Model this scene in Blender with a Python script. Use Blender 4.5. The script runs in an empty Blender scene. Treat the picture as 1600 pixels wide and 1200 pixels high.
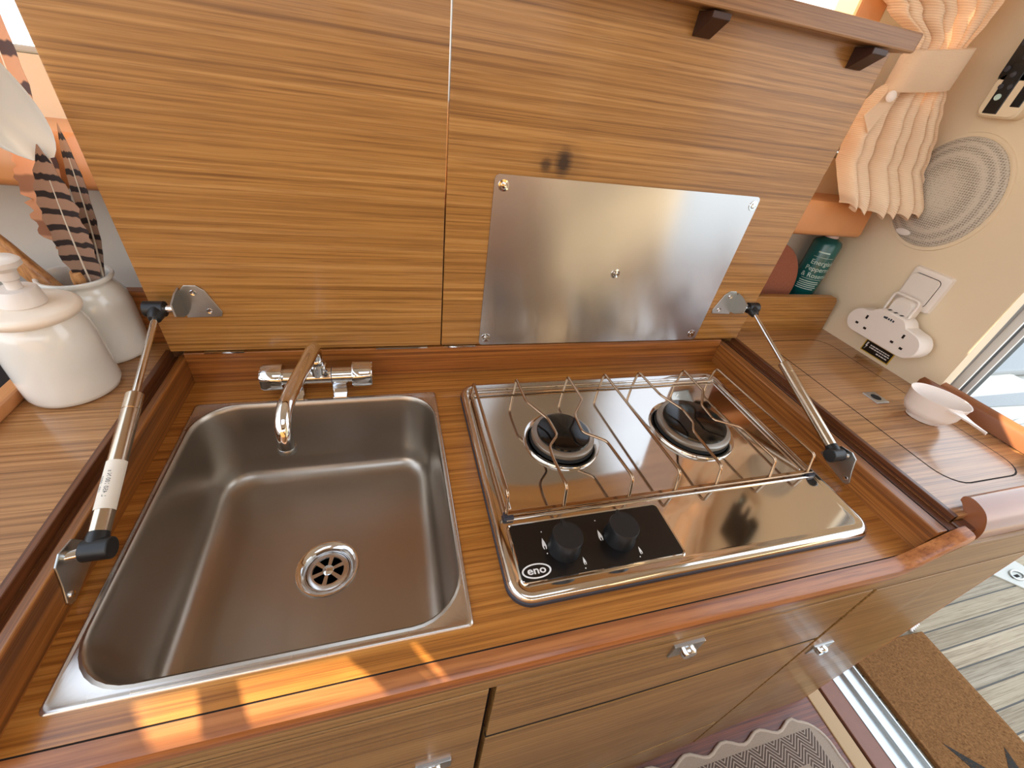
import bpy, bmesh, math, random
from mathutils import Vector, Matrix
random.seed(7)
PI = math.pi
sc = bpy.context.scene
COL = sc.collection

# ------------------------------------------------------------------ camera
R = [[0.96135008, -0.24437384, 0.12683631],
     [-0.04994934, -0.60782457, -0.79249880],
     [0.27076020, 0.75553340, -0.59653851]]          # rows: right, down, forward
cam = bpy.data.cameras.new('camera'); cam.sensor_width = 36; cam.lens = 649.197 / 1600 * 36
cam.clip_start = 0.01
cam_ob = bpy.data.objects.new('camera', cam); COL.objects.link(cam_ob)
m = Matrix.Identity(4)
for i in range(3):
    m[i][0] = R[0][i]; m[i][1] = -R[1][i]; m[i][2] = -R[2][i]
m[0][3], m[1][3], m[2][3] = 0.2803, -0.1770, 0.5118
cam_ob.matrix_world = m
sc.camera = cam_ob

# ------------------------------------------------------------------ world, sun, exposure
w = bpy.data.worlds.new('sky'); sc.world = w; w.use_nodes = True
nt = w.node_tree; nt.nodes.clear()
tc = nt.nodes.new('ShaderNodeTexCoord'); sx = nt.nodes.new('ShaderNodeSeparateXYZ')
rp = nt.nodes.new('ShaderNodeValToRGB'); bg = nt.nodes.new('ShaderNodeBackground'); wo = nt.nodes.new('ShaderNodeOutputWorld')
mr = nt.nodes.new('ShaderNodeMapRange'); mr.inputs[1].default_value = -1; mr.inputs[2].default_value = 1
nt.links.new(tc.outputs['Generated'], sx.inputs[0]); nt.links.new(sx.outputs[2], mr.inputs[0])
nt.links.new(mr.outputs[0], rp.inputs[0]); nt.links.new(rp.outputs[0], bg.inputs[0]); nt.links.new(bg.outputs[0], wo.inputs[0])
e = rp.color_ramp.elements
e[0].position = 0.0; e[0].color = (.30, .33, .33, 1)
e[1].position = 1.0; e[1].color = (.62, .78, 1.0, 1)
for p, c in ((.47, (.42, .46, .46, 1)), (.5, (1, .98, .95, 1)), (.62, (.92, .96, 1, 1))):
    q = rp.color_ramp.elements.new(p); q.color = c
bg.inputs[1].default_value = 2.2
SUN = Vector((.595, -.804, -.544)).normalized()
sl = bpy.data.lights.new('sun', 'SUN'); sl.energy = 19; sl.angle = math.radians(.53); sl.color = (1, .86, .66)
so = bpy.data.objects.new('sun', sl); COL.objects.link(so)
so.rotation_euler = SUN.to_track_quat('-Z', 'Y').to_euler()
so.location = (-1.5, 3, 2)
vs = sc.view_settings
vs.view_transform = 'Standard'; vs.look = 'None'; vs.gamma = 1; vs.use_curve_mapping = False
vs.exposure = 0.45
try:
    sc.cycles.use_denoising = True
    sc.cycles.max_bounces = 10; sc.cycles.diffuse_bounces = 5; sc.cycles.glossy_bounces = 5
    sc.cycles.transparent_max_bounces = 12
    sc.cycles.sample_clamp_indirect = 6
except Exception:
    pass

# ------------------------------------------------------------------ materials
def lin(c):
    return tuple(((x / 255 / 12.92) if x / 255 <= .04045 else ((x / 255 + .055) / 1.055) ** 2.4) for x in c) + (1,)

def newmat(name):
    mt = bpy.data.materials.new(name); mt.use_nodes = True
    return mt, mt.node_tree, mt.node_tree.nodes['Principled BSDF']

def plain(name, rgb, rough=.5, metal=0., coat=0., noise=0., nscale=60., bump=0., spec=.5, raw=None):
    mt, t, b = newmat(name)
    c = raw + (1,) if raw else lin(rgb)
    b.inputs['Base Color'].default_value = c
    b.inputs['Roughness'].default_value = rough; b.inputs['Metallic'].default_value = metal
    b.inputs['Coat Weight'].default_value = coat; b.inputs['Coat Roughness'].default_value = .15
    b.inputs['Specular IOR Level'].default_value = spec
    if noise or bump:
        tc = t.nodes.new('ShaderNodeTexCoord'); n = t.nodes.new('ShaderNodeTexNoise')
        n.inputs['Scale'].default_value = nscale; n.inputs['Detail'].default_value = 5
        t.links.new(tc.outputs['Object'], n.inputs['Vector'])
        if noise:
            mx = t.nodes.new('ShaderNodeMix'); mx.data_type = 'RGBA'
            mx.inputs[6].default_value = tuple(x * (1 - noise) for x in c[:3]) + (1,)
            mx.inputs[7].default_value = tuple(min(1, x * (1 + noise)) for x in c[:3]) + (1,)
            t.links.new(n.outputs[0], mx.inputs[0]); t.links.new(mx.outputs[2], b.inputs['Base Color'])
        if bump:
            bp = t.nodes.new('ShaderNodeBump'); bp.inputs['Strength'].default_value = bump; bp.inputs['Distance'].default_value = .001
            t.links.new(n.outputs[0], bp.inputs['Height']); t.links.new(bp.outputs[0], b.inputs['Normal'])
    return mt

def wood(name, light, mid, dark, axis='X', rough=.38, coat=.25, seed=0., cross=1., burn=None, bump=.12):
    mt, t, b = newmat(name)
    N = t.nodes.new; L = t.links.new
    tc = N('ShaderNodeTexCoord')
    def mapped(along, across, off):
        mp = N('ShaderNodeMapping'); s = [across] * 3; s['XYZ'.index(axis)] = along
        mp.inputs['Scale'].default_value = s; mp.inputs['Location'].default_value = (seed + off, seed * 1.7 + off, seed * .6)
        L(tc.outputs['Object'], mp.inputs['Vector']); return mp
    def noise(mp, detail, rgh=.55, dist=0.):
        n = N('ShaderNodeTexNoise'); n.inputs['Scale'].default_value = 1; n.inputs['Detail'].default_value = detail
        n.inputs['Roughness'].default_value = rgh; n.inputs['Distortion'].default_value = dist
        L(mp.outputs[0], n.inputs['Vector']); return n
    n1 = noise(mapped(1.1, 185 * cross, 0), 6, .6, .0)
    n2 = noise(mapped(9, 480 * cross, 3), 3, .6)
    n3 = noise(mapped(.9, 22 * cross, 5), 4, .55)
    r1 = N('ShaderNodeValToRGB'); L(n1.outputs[0], r1.inputs[0])
    el = r1.color_ramp.elements
    el[0].position = .34; el[0].color = lin(dark); el[1].position = .66; el[1].color = lin(light)
    q = el.new(.50); q.color = lin(mid)
    # pores
    r2 = N('ShaderNodeValToRGB'); L(n2.outputs[0], r2.inputs[0])
    r2.color_ramp.elements[0].position = .30; r2.color_ramp.elements[0].color = (.55, .48, .42, 1)
    r2.color_ramp.elements[1].position = .52; r2.color_ramp.elements[1].color = (1, 1, 1, 1)
    mu = N('ShaderNodeMix'); mu.data_type = 'RGBA'; mu.blend_type = 'MULTIPLY'; mu.inputs[0].default_value = .8
    L(r1.outputs[0], mu.inputs[6]); L(r2.outputs[0], mu.inputs[7])
    r3 = N('ShaderNodeValToRGB'); L(n3.outputs[0], r3.inputs[0])
    r3.color_ramp.elements[0].position = .3; r3.color_ramp.elements[0].color = (.86, .83, .80, 1)
    r3.color_ramp.elements[1].position = .7; r3.color_ramp.elements[1].color = (1.06, 1.06, 1.06, 1)
    m2 = N('ShaderNodeMix'); m2.data_type = 'RGBA'; m2.blend_type = 'MULTIPLY'; m2.inputs[0].default_value = 1
    L(mu.outputs[2], m2.inputs[6]); L(r3.outputs[0], m2.inputs[7])
    col = m2.outputs[2]
    if burn:
        for (bx_, bz_, rx_, rz_, amt) in burn:
            mp = N('ShaderNodeMapping'); mp.vector_type = 'TEXTURE'
            mp.inputs['Location'].default_value = (bx_, 0, bz_); mp.inputs['Scale'].default_value = (rx_, 10, rz_)
            L(tc.outputs['Object'], mp.inputs['Vector'])
            ln = N('ShaderNodeVectorMath'); ln.operation = 'LENGTH'; L(mp.outputs[0], ln.inputs[0])
            ad = N('ShaderNodeMath'); ad.operation = 'MULTIPLY_ADD'; L(n2.outputs[0], ad.inputs[0])
            ad.inputs[1].default_value = .55; L(ln.outputs['Value'], ad.inputs[2])
            rr = N('ShaderNodeValToRGB'); L(ad.outputs[0], rr.inputs[0])
            rr.color_ramp.elements[0].position = .55; rr.color_ramp.elements[0].color = (amt, amt, amt, 1)
            rr.color_ramp.elements[1].position = 1.0; rr.color_ramp.elements[1].color = (0, 0, 0, 1)
            mx = N('ShaderNodeMix'); mx.data_type = 'RGBA'; L(rr.outputs[0], mx.inputs[0])
            L(col, mx.inputs[6]); mx.inputs[7].default_value = lin((40, 17, 5)); col = mx.outputs[2]
    L(col, b.inputs['Base Color'])
    b.inputs['Roughness'].default_value = rough; b.inputs['Coat Weight'].default_value = coat; b.inputs['Coat Roughness'].default_value = .12
    bp = N('ShaderNodeBump'); bp.inputs['Strength'].default_value = bump; bp.inputs['Distance'].default_value = .0006
    L(n2.outputs[0], bp.inputs['Height']); L(bp.outputs[0], b.inputs['Normal'])
    return mt

def metal(name, rgb, rough, axis=None, aniso=0., bump=.05, nsc=600, smear=.06):
    mt, t, b = newmat(name)
    b.inputs['Base Color'].default_value = lin(rgb); b.inputs['Metallic'].default_value = 1; b.inputs['Roughness'].default_value = rough
    tc = t.nodes.new('ShaderNodeTexCoord')
    if axis:
        mp = t.nodes.new('ShaderNodeMapping'); s = [nsc] * 3; s['XYZ'.index(axis)] = 6
        mp.inputs['Scale'].default_value = s; n = t.nodes.new('ShaderNodeTexNoise'); n.inputs['Scale'].default_value = 1; n.inputs['Detail'].default_value = 3
        t.links.new(tc.outputs['Object'], mp.inputs['Vector']); t.links.new(mp.outputs[0], n.inputs['Vector'])
        bp = t.nodes.new('ShaderNodeBump'); bp.inputs['Strength'].default_value = bump; bp.inputs['Distance'].default_value = .0003
        t.links.new(n.outputs[0], bp.inputs['Height']); t.links.new(bp.outputs[0], b.inputs['Normal'])
    n2 = t.nodes.new('ShaderNodeTexNoise'); n2.inputs['Scale'].default_value = 9; n2.inputs['Detail'].default_value = 4
    t.links.new(tc.outputs['Object'], n2.inputs['Vector'])
    mr = t.nodes.new('ShaderNodeMapRange'); mr.inputs[3].default_value = max(.01, rough - smear); mr.inputs[4].default_value = rough + smear
    t.links.new(n2.outputs[0], mr.inputs[0]); t.links.new(mr.outputs[0], b.inputs['Roughness'])
    if aniso:
        b.inputs['Anisotropic'].default_value = aniso; b.inputs['Anisotropic Rotation'].default_value = .25
        tg = t.nodes.new('ShaderNodeTangent'); tg.direction_type = 'UV_MAP'; tg.uv_map = 'UVMap'
        t.links.new(tg.outputs[0], b.inputs['Tangent'])
    return mt

LIDW = ((186, 138, 78), (169, 119, 58), (134, 90, 38))
M = {}
M['lid_l'] = wood('veneer_sink_lid', *LIDW, seed=1)
M['lid_r'] = wood('veneer_hob_lid', *LIDW, seed=4.3, burn=[(.5555, .4070, .024, .034, .95), (.5265, .4010, .017, .018, .75), (.552, .405, .075, .045, .35)])
M['top'] = wood('varnished_worktop', (192, 132, 62), (172, 110, 44), (130, 76, 24), seed=2.1, rough=.3, coat=.4)
M['rail'] = wood('lid_rail_wood', (166, 122, 78), (150, 106, 64), (120, 80, 46), seed=12.1, coat=.1)
M['nosing'] = wood('nosing_wood', (188, 124, 72), (170, 106, 56), (138, 80, 40), seed=6.1, rough=.35, coat=.3, cross=.5)
M['coam'] = wood('coaming_wood', (166, 108, 52), (142, 86, 36), (96, 54, 20), axis='Y', seed=3.2)
M['coam_x'] = wood('upstand_wood', (172, 110, 50), (150, 90, 38), (106, 60, 22), axis='X', seed=3.9)
M['dark_edge'] = wood('dark_edging', (120, 70, 36), (100, 56, 28), (66, 34, 16), axis='Y', seed=5.2)
M['side'] = wood('side_counter_veneer', (188, 141, 91), (171, 122, 73), (135, 91, 50), seed=7.7, rough=.28, coat=.5)
M['front'] = wood('cabinet_front_veneer', (166, 130, 78), (149, 112, 62), (114, 82, 42), seed=8.8, rough=.36, coat=.12)
M['moulding'] = plain('varnished_moulding', (140, 86, 54), rough=.28, coat=.6, noise=.12, nscale=30)
M['shelf'] = plain('shelf_moulding', (198, 136, 84), rough=.4, coat=.3, noise=.1, nscale=20)
M['walnut'] = plain('dark_wood_bracket', (60, 32, 22), rough=.4, noise=.2, nscale=50)
M['steel_sink'] = metal('brushed_sink_steel', (172, 162, 150), .33, 'X', bump=.05)
M['steel_rim'] = metal('sink_rim_steel', (205, 198, 192), .27)
M['mirror'] = metal('polished_hob_steel', (214, 208, 200), .07, smear=.03)
M['chrome'] = metal('chrome', (225, 225, 225), .06, smear=.02)
M['rod'] = metal('blued_rod_steel', (176, 150, 124), .16, smear=.05)
M['alu'] = metal('brushed_aluminium', (200, 200, 203), .22, 'X', aniso=.92, bump=.05, nsc=900, smear=.04)
M['alu_plain'] = metal('aluminium_rail', (190, 192, 190), .32, smear=.05)
M['burner'] = metal('burner_alloy', (168, 160, 150), .4, smear=.1)
M['strut'] = metal('strut_steel', (196, 180, 160), .2, smear=.05)
M['black_enamel'] = plain('black_enamel', (10, 9, 9), rough=.12, spec=.5)
M['black_panel'] = plain('black_panel', (16, 12, 11), rough=.28)
M['black_plastic'] = plain('black_plastic', (20, 21, 23), rough=.42, bump=.1, nscale=400)
M['gasket'] = plain('rubber_gasket', (44, 44, 54), rough=.5)
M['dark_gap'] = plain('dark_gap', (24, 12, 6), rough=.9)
M['black_hole'] = plain('drain_dark', (8, 7, 6), rough=.9)
M['ceramic'] = plain('cream_ceramic', (226, 224, 216), rough=.12, coat=.6)
M['ceramic_lid'] = plain('ivory_plastic', (236, 222, 204), rough=.3)
M['white_plastic'] = plain('white_plastic', (222, 214, 206), rough=.35)
M['scoop'] = plain('white_scoop', (236, 226, 218), rough=.3)
M['cream'] = plain('cream_wall_lining', (222, 204, 174), rough=.6, noise=.02, nscale=8)
M['lining'] = plain('grey_lining', (196, 190, 180), rough=.7, noise=.03, nscale=30)
M['ceiling'] = plain('ceiling_vinyl', (226, 216, 200), rough=.7)
M['white_grp'] = plain('white_gelcoat', (176, 172, 160), rough=.35, coat=.2)
M['grey_grp'] = plain('grey_nonslip', (150, 152, 150), rough=.7, noise=.1, nscale=200)
M['frame_dark'] = plain('anodised_frame', (56, 60, 62), rough=.5)
M['frame_grey'] = plain('grey_frame', (122, 119, 114), rough=.5)
M['print_white'] = plain('white_print', (232, 230, 226), rough=.5)
M['print_dark'] = plain('dark_print', (46, 56, 66), rough=.5)
M['print_pale'] = plain('pale_green_print', (186, 214, 206), rough=.5)
M['bottle'] = plain('teal_bottle', (14, 88, 86), rough=.25, coat=.3)
M['bottle_cap'] = plain('bottle_cap', (214, 190, 184), rough=.3)
M['cork'] = plain('reddish_cork', (142, 84, 60), rough=.85, noise=.25, nscale=260)
M['yellow'] = plain('yellow_border', (196, 160, 50), rough=.5)
M['sticker'] = plain('paper_sticker', (222, 214, 200), rough=.55)
M['wood_spoon'] = wood('beech_handle', (206, 156, 104), (186, 134, 84), (150, 98, 54), axis='Z', seed=9, cross=.8)
M['floor'] = wood('cabin_sole', (142, 78, 40), (122, 62, 30), (88, 42, 20), seed=11)
M['thresh'] = plain('threshold_wood', (128, 84, 66), rough=.5, noise=.12, nscale=40)
M['cream_strip'] = plain('cream_strip', (176, 142, 98), rough=.5)

def teak(i):
    base = [(160, 145, 120), (152, 138, 115), (166, 150, 124), (147, 135, 114)][i]
    return wood('weathered_teak', tuple(min(255, x + 12) for x in base), base, tuple(x - 24 for x in base), seed=20 + i * 3.1, rough=.75, coat=0, cross=.7, bump=.3)
TEAK = [teak(i) for i in range(4)]
M['caulk'] = plain('deck_caulk', (104, 100, 94), rough=.9)

def glass():
    mt = bpy.data.materials.new('window_glass'); mt.use_nodes = True; t = mt.node_tree; t.nodes.clear()
    o = t.nodes.new('ShaderNodeOutputMaterial'); mx = t.nodes.new('ShaderNodeMixShader')
    tr = t.nodes.new('ShaderNodeBsdfTransparent'); gl = t.nodes.new('ShaderNodeBsdfGlossy'); fr = t.nodes.new('ShaderNodeFresnel')
    fr.inputs[0].default_value = 1.3; gl.inputs['Roughness'].default_value = .01; tr.inputs[0].default_value = (.96, .98, .97, 1)
    t.links.new(fr.outputs[0], mx.inputs[0]); t.links.new(tr.outputs[0], mx.inputs[1]); t.links.new(gl.outputs[0], mx.inputs[2]); t.links.new(mx.outputs[0], o.inputs[0])
    return mt
M['glass'] = glass()

def fabric():
    mt, t, b = newmat('ribbed_curtain_fabric'); N = t.nodes.new; L = t.links.new
    tc = N('ShaderNodeTexCoord')
    mp = N('ShaderNodeMapping'); mp.inputs['Scale'].default_value = (1, 1, 1); L(tc.outputs['UV'], mp.inputs['Vector'])
    wv = N('ShaderNodeTexWave'); wv.bands_direction = 'Y'; wv.inputs['Scale'].default_value = 95; wv.inputs['Distortion'].default_value = .3
    L(mp.outputs[0], wv.inputs['Vector'])
    rr = N('ShaderNodeValToRGB'); L(wv.outputs[0], rr.inputs[0])
    rr.color_ramp.elements[0].color = lin((226, 200, 170)); rr.color_ramp.elements[1].color = lin((242, 220, 192))
    L(rr.outputs[0], b.inputs['Base Color']); b.inputs['Roughness'].default_value = .9; b.inputs['Specular IOR Level'].default_value = .1
    bp = N('ShaderNodeBump'); bp.inputs['Strength'].default_value = .35; bp.inputs['Distance'].default_value = .001
    L(wv.outputs[0], bp.inputs['Height']); L(bp.outputs[0], b.inputs['Normal'])
    tl = N('ShaderNodeBsdfTranslucent'); tl.inputs[0].default_value = lin((250, 190, 135))
    mx = N('ShaderNodeMixShader'); mx.inputs[0].default_value = .12
    o = t.nodes['Material Output']; L(b.outputs[0], mx.inputs[1]); L(tl.outputs[0], mx.inputs[2]); L(mx.outputs[0], o.inputs[0])
    return mt
M['curtain'] = fabric()

def grille():
    mt, t, b = newmat('speaker_grille_cloth'); N = t.nodes.new; L = t.links.new
    tc = N('ShaderNodeTexCoord'); vo = N('ShaderNodeTexVoronoi'); vo.inputs['Scale'].default_value = 240; vo.inputs['Randomness'].default_value = .15
    L(tc.outputs['Object'], vo.inputs['Vector'])
    rr = N('ShaderNodeValToRGB'); L(vo.outputs['Distance'], rr.inputs[0])
    rr.color_ramp.elements[0].position = .2; rr.color_ramp.elements[0].color = lin((132, 122, 110))
    rr.color_ramp.elements[1].position = .55; rr.color_ramp.elements[1].color = lin((196, 186, 170))
    L(rr.outputs[0], b.inputs['Base Color']); b.inputs['Roughness'].default_value = .6
    bp = N('ShaderNodeBump'); bp.inputs['Strength'].default_value = .3; bp.inputs['Distance'].default_value = .0005
    L(vo.outputs['Distance'], bp.inputs['Height']); L(bp.outputs[0], b.inputs['Normal'])
    return mt
M['grille'] = grille()

def feather_mat(name, base, tip, bar, freq):
    mt, t, b = newmat(name); N = t.nodes.new; L = t.links.new
    tc = N('ShaderNodeTexCoord'); mp = N('ShaderNodeMapping'); L(tc.outputs['UV'], mp.inputs['Vector'])
    wv = N('ShaderNodeTexWave'); wv.bands_direction = 'Y'; wv.inputs['Scale'].default_value = freq; wv.inputs['Distortion'].default_value = 1.2; wv.inputs['Detail'].default_value = 1
    L(mp.outputs[0], wv.inputs['Vector'])
    rr = N('ShaderNodeValToRGB'); L(wv.outputs[0], rr.inputs[0])
    rr.color_ramp.elements[0].position = .62; rr.color_ramp.elements[0].color = (0, 0, 0, 1)
    rr.color_ramp.elements[1].position = .78; rr.color_ramp.elements[1].color = (1, 1, 1, 1)
    sp = N('ShaderNodeSeparateXYZ'); L(tc.outputs['UV'], sp.inputs[0])
    g = N('ShaderNodeMix'); g.data_type = 'RGBA'; g.inputs[6].default_value = lin(base); g.inputs[7].default_value = lin(tip); L(sp.outputs[1], g.inputs[0])
    mx = N('ShaderNodeMix'); mx.data_type = 'RGBA'; L(rr.outputs[0], mx.inputs[0]); L(g.outputs[2], mx.inputs[6]); mx.inputs[7].default_value = lin(bar)
    L(mx.outputs[2], b.inputs['Base Color']); b.inputs['Roughness'].default_value = .6
    return mt
M['feather'] = feather_mat('barred_feather', (134, 112, 98), (158, 120, 96), (34, 22, 22), 3.2)
M['feather_tall'] = feather_mat('russet_barred_feather', (160, 120, 92), (196, 136, 100), (64, 34, 26), 3.0)
M['feather_red'] = feather_mat('russet_feather', (150, 122, 94), (226, 150, 108), (140, 92, 66), 1.2)
M['quill'] = plain('feather_quill', (206, 196, 180), rough=.4)

def rug_mat():
    mt, t, b = newmat('herringbone_rug'); N = t.nodes.new; L = t.links.new
    tc = N('ShaderNodeTexCoord'); sp = N('ShaderNodeSeparateXYZ'); L(tc.outputs['Object'], sp.inputs[0])
    pp = N('ShaderNodeMath'); pp.operation = 'PINGPONG'; L(sp.outputs[0], pp.inputs[0]); pp.inputs[1].default_value = .026
    ad = N('ShaderNodeMath'); ad.operation = 'ADD'; L(pp.outputs[0], ad.inputs[0]); L(sp.outputs[1], ad.inputs[1])
    ml = N('ShaderNodeMath'); ml.operation = 'MULTIPLY'; L(ad.outputs[0], ml.inputs[0]); ml.inputs[1].default_value = 640
    si = N('ShaderNodeMath'); si.operation = 'SINE'; L(ml.outputs[0], si.inputs[0])
    rr = N('ShaderNodeValToRGB'); L(si.outputs[0], rr.inputs[0])
    rr.color_ramp.elements[0].position = .35; rr.color_ramp.elements[0].color = lin((92, 76, 66))
    rr.color_ramp.elements[1].position = .6; rr.color_ramp.elements[1].color = lin((172, 154, 138))
    L(rr.outputs[0], b.inputs['Base Color']); b.inputs['Roughness'].default_value = .95
    n = N('ShaderNodeTexNoise'); n.inputs['Scale'].default_value = 500; L(tc.outputs['Object'], n.inputs['Vector'])
    bp = N('ShaderNodeBump'); bp.inputs['Strength'].default_value = .5; bp.inputs['Distance'].default_value = .002
    L(n.outputs[0], bp.inputs['Height']); L(bp.outputs[0], b.inputs['Normal'])
    return mt
M['rug'] = rug_mat()
M['rug_plain'] = plain('rug_border_weave', (160, 142, 124), rough=.95, noise=.35, nscale=420, bump=.5)
M['rug_edge'] = plain('rug_bound_edge', (186, 168, 150), rough=.95, noise=.15, nscale=300)
M['rug_dark'] = plain('rug_dark_line', (70, 58, 52), rough=.95)
M['coir'] = plain('coir_mat', (126, 88, 54), rough=1, noise=.6, nscale=170, bump=1., spec=.1)
M['coir_star'] = plain('coir_dark_print', (52, 52, 50), rough=1, noise=.4, nscale=330, spec=.1)

# ------------------------------------------------------------------ mesh helpers
class G:
    def __init__(s): s.v = []; s.f = []
    def add(s, v, f):
        k = len(s.v); s.v += [tuple(p) for p in v]; s.f += [tuple(i + k for i in q) for q in f]; return s
    def box(s, x0, x1, y0, y1, z0, z1):
        v = [(x, y, z) for z in (z0, z1) for y in (y0, y1) for x in (x0, x1)]
        return s.add(v, [(0, 2, 3, 1), (4, 5, 7, 6), (0, 1, 5, 4), (2, 6, 7, 3), (0, 4, 6, 2), (1, 3, 7, 5)])
    def hexa(s, lo, hi):   # lo, hi: 4 corner points each, same winding
        return s.add(list(lo) + list(hi), [(3, 2, 1, 0), (4, 5, 6, 7), (0, 1, 5, 4), (1, 2, 6, 5), (2, 3, 7, 6), (3, 0, 4, 7)])
    def prism(s, poly, axis, a0, a1):
        n = len(poly); ax = 'XYZ'.index(axis)
        def P(p, a):
            q = list(p); q.insert(ax, a); return tuple(q)
        v = [P(p, a0) for p in poly] + [P(p, a1) for p in poly]
        return s.add(v, [tuple(range(n))[::-1], tuple(range(n, 2 * n))] + [(i, (i + 1) % n, n + (i + 1) % n, n + i) for i in range(n)])
    def loft(s, loops, cap0=False, cap1=False, closed=True):
        n = len(loops[0]); v = [p for l in loops for p in l]; f = []
        for k in range(len(loops) - 1):
            for i in range(n if closed else n - 1):
                j = (i + 1) % n; f.append((k * n + i, k * n + j, (k + 1) * n + j, (k + 1) * n + i))
        if cap0: f.append(tuple(range(n))[::-1])
        if cap1: f.append(tuple(range((len(loops) - 1) * n, len(loops) * n)))
        return s.add(v, f)
    def tube(s, pts, r, n=10, caps=True, closed=False):
        pts = [Vector(p) for p in pts]; N = len(pts); loops = []; up = None
        for i, p in enumerate(pts):
            if closed: d = (pts[(i + 1) % N] - pts[i - 1]).normalized()
            else:
                a = pts[max(0, i - 1)]; b = pts[min(N - 1, i + 1)]; d = (b - a).normalized()
            if up is None:
                up = Vector((0, 0, 1)) if abs(d.z) < .9 else Vector((0, 1, 0))
            up = (up - d * up.dot(d)).normalized(); sd = d.cross(up)
            rr = r[i] if isinstance(r, (list, tuple)) else r
            loops.append([p + (up * math.cos(2 * PI * k / n) + sd * math.sin(2 * PI * k / n)) * rr for k in range(n)])
        if closed: loops.append(loops[0])
        return s.loft(loops, caps and not closed, caps and not closed)
    def lathe(s, prof, c=(0, 0, 0), n=32, axis=(0, 0, 1)):
        q = Vector((0, 0, 1)).rotation_difference(Vector(axis).normalized()); c = Vector(c); loops = []
        for r, z in prof:
            loops.append([c + q @ Vector((max(r, 1e-5) * math.cos(2 * PI * k / n), max(r, 1e-5) * math.sin(2 * PI * k / n), z)) for k in range(n)])
        return s.loft(loops, True, True)

def rrect(x0, x1, y0, y1, r, n=6, side=1):
    out = []
    for cx, cy, a in ((x1 - r, y0 + r, -PI / 2), (x1 - r, y1 - r, 0), (x0 + r, y1 - r, PI / 2), (x0 + r, y0 + r, PI)):
        out += [(cx + r * math.cos(a + PI / 2 * k / n), cy + r * math.sin(a + PI / 2 * k / n)) for k in range(n + 1)]
    if side > 1:
        res = []
        for i, p in enumerate(out):
            q = out[(i + 1) % len(out)]; res.append(p)
            if (i + 1) % (n + 1) == 0:
                res += [(p[0] + (q[0] - p[0]) * k / side, p[1] + (q[1] - p[1]) * k / side) for k in range(1, side)]
        out = res
    return out

def smooth_path(pts, k=6):
    pts = [Vector(p) for p in pts]; out = []
    for i in range(len(pts) - 1):
        p0 = pts[max(0, i - 1)]; p1 = pts[i]; p2 = pts[i + 1]; p3 = pts[min(len(pts) - 1, i + 2)]
        for j in range(k):
            t = j / k
            out.append(.5 * ((2 * p1) + (p2 - p0) * t + (2 * p0 - 5 * p1 + 4 * p2 - p3) * t * t + (3 * p1 - p0 - 3 * p2 + p3) * t ** 3))
    out.append(pts[-1]); return out

def round_path(pts, r=.006, k=4):
    """polyline with small rounded corners"""
    pts = [Vector(p) for p in pts]; out = [pts[0]]
    for i in range(1, len(pts) - 1):
        a = pts[i - 1] - pts[i]; b = pts[i + 1] - pts[i]; ra = min(r, a.length * .45); rb = min(r, b.length * .45)
        A = pts[i] + a.normalized() * ra; B = pts[i] + b.normalized() * rb
        for j in range(k + 1):
            t = j / k; out.append((1 - t) ** 2 * A + 2 * t * (1 - t) * pts[i] + t * t * B)
    out.append(pts[-1]); return out

def wloc(o):
    v = Vector((0, 0, 0))
    while o is not None: v += o.location; o = o.parent
    return v

def build(name, g, mat, parent=None, smooth=0, bevel=0, origin=None, label=None, cat=None, kind=None, group=None, uv=None, bseg=2):
    me = bpy.data.meshes.new(name)
    org = Vector(origin) if origin else (wloc(parent) if parent else Vector((0, 0, 0)))
    base = wloc(parent) if parent else Vector((0, 0, 0))
    me.from_pydata([tuple(Vector(p) - org) for p in g.v], [], g.f)
    bm = bmesh.new(); bm.from_mesh(me); bmesh.ops.recalc_face_normals(bm, faces=bm.faces); bm.to_mesh(me); bm.free()
    if uv:
        ul = me.uv_layers.new(name='UVMap')
        for lp in me.loops: ul.data[lp.index].uv = uv(me.vertices[lp.vertex_index].co + org, lp.vertex_index)
    me.materials.append(M[mat] if isinstance(mat, str) else mat)
    if smooth:
        for p in me.polygons: p.use_smooth = True
        me.set_sharp_from_angle(angle=math.radians(smooth))
    o = bpy.data.objects.new(name, me); COL.objects.link(o); o.location = org - base
    if parent: o.parent = parent
    if bevel:
        b = o.modifiers.new('bevel', 'BEVEL'); b.width = bevel; b.segments = bseg; b.limit_method = 'ANGLE'; b.angle_limit = math.radians(40)
        b.harden_normals = False
    tag(o, label, cat, kind, group); return o

def tag(o, label=None, cat=None, kind=None, group=None):
    if label: o['label'] = label
    if cat: o['category'] = cat
    if kind: o['kind'] = kind
    if group: o['group'] = group

def thing(name, loc, label=None, cat=None, kind=None, group=None):
    o = bpy.data.objects.new(name, None); COL.objects.link(o); o.location = loc; o.empty_display_size = .05
    tag(o, label, cat, kind, group); return o

def text_geo(txt, size, place, depth=0.0, font_spacing=1., extrude=.0):
    """glyph outlines as mesh; place(x, y) -> world point, x right, y up, size in metres, centred"""
    cu = bpy.data.curves.new('txt', 'FONT'); cu.body = txt; cu.size = size; cu.align_x = 'CENTER'; cu.align_y = 'CENTER'; cu.resolution_u = 3
    cu.space_character = font_spacing; cu.offset = depth
    ob = bpy.data.objects.new('txt', cu); COL.objects.link(ob)
    dg = bpy.context.evaluated_depsgraph_get(); me = bpy.data.meshes.new_from_object(ob.evaluated_get(dg))
    g = G(); g.add([place(v.co.x, v.co.y) for v in me.vertices], [tuple(p.vertices) for p in me.polygons])
    bpy.data.objects.remove(ob); bpy.data.curves.remove(cu); bpy.data.meshes.remove(me); return g

HZ = .0625
FZ = -.80          # cabin sole
BX = 1.41          # aft bulkhead face
YB = .70           # hull lining plane
CZ = 1.18          # ceiling

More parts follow.
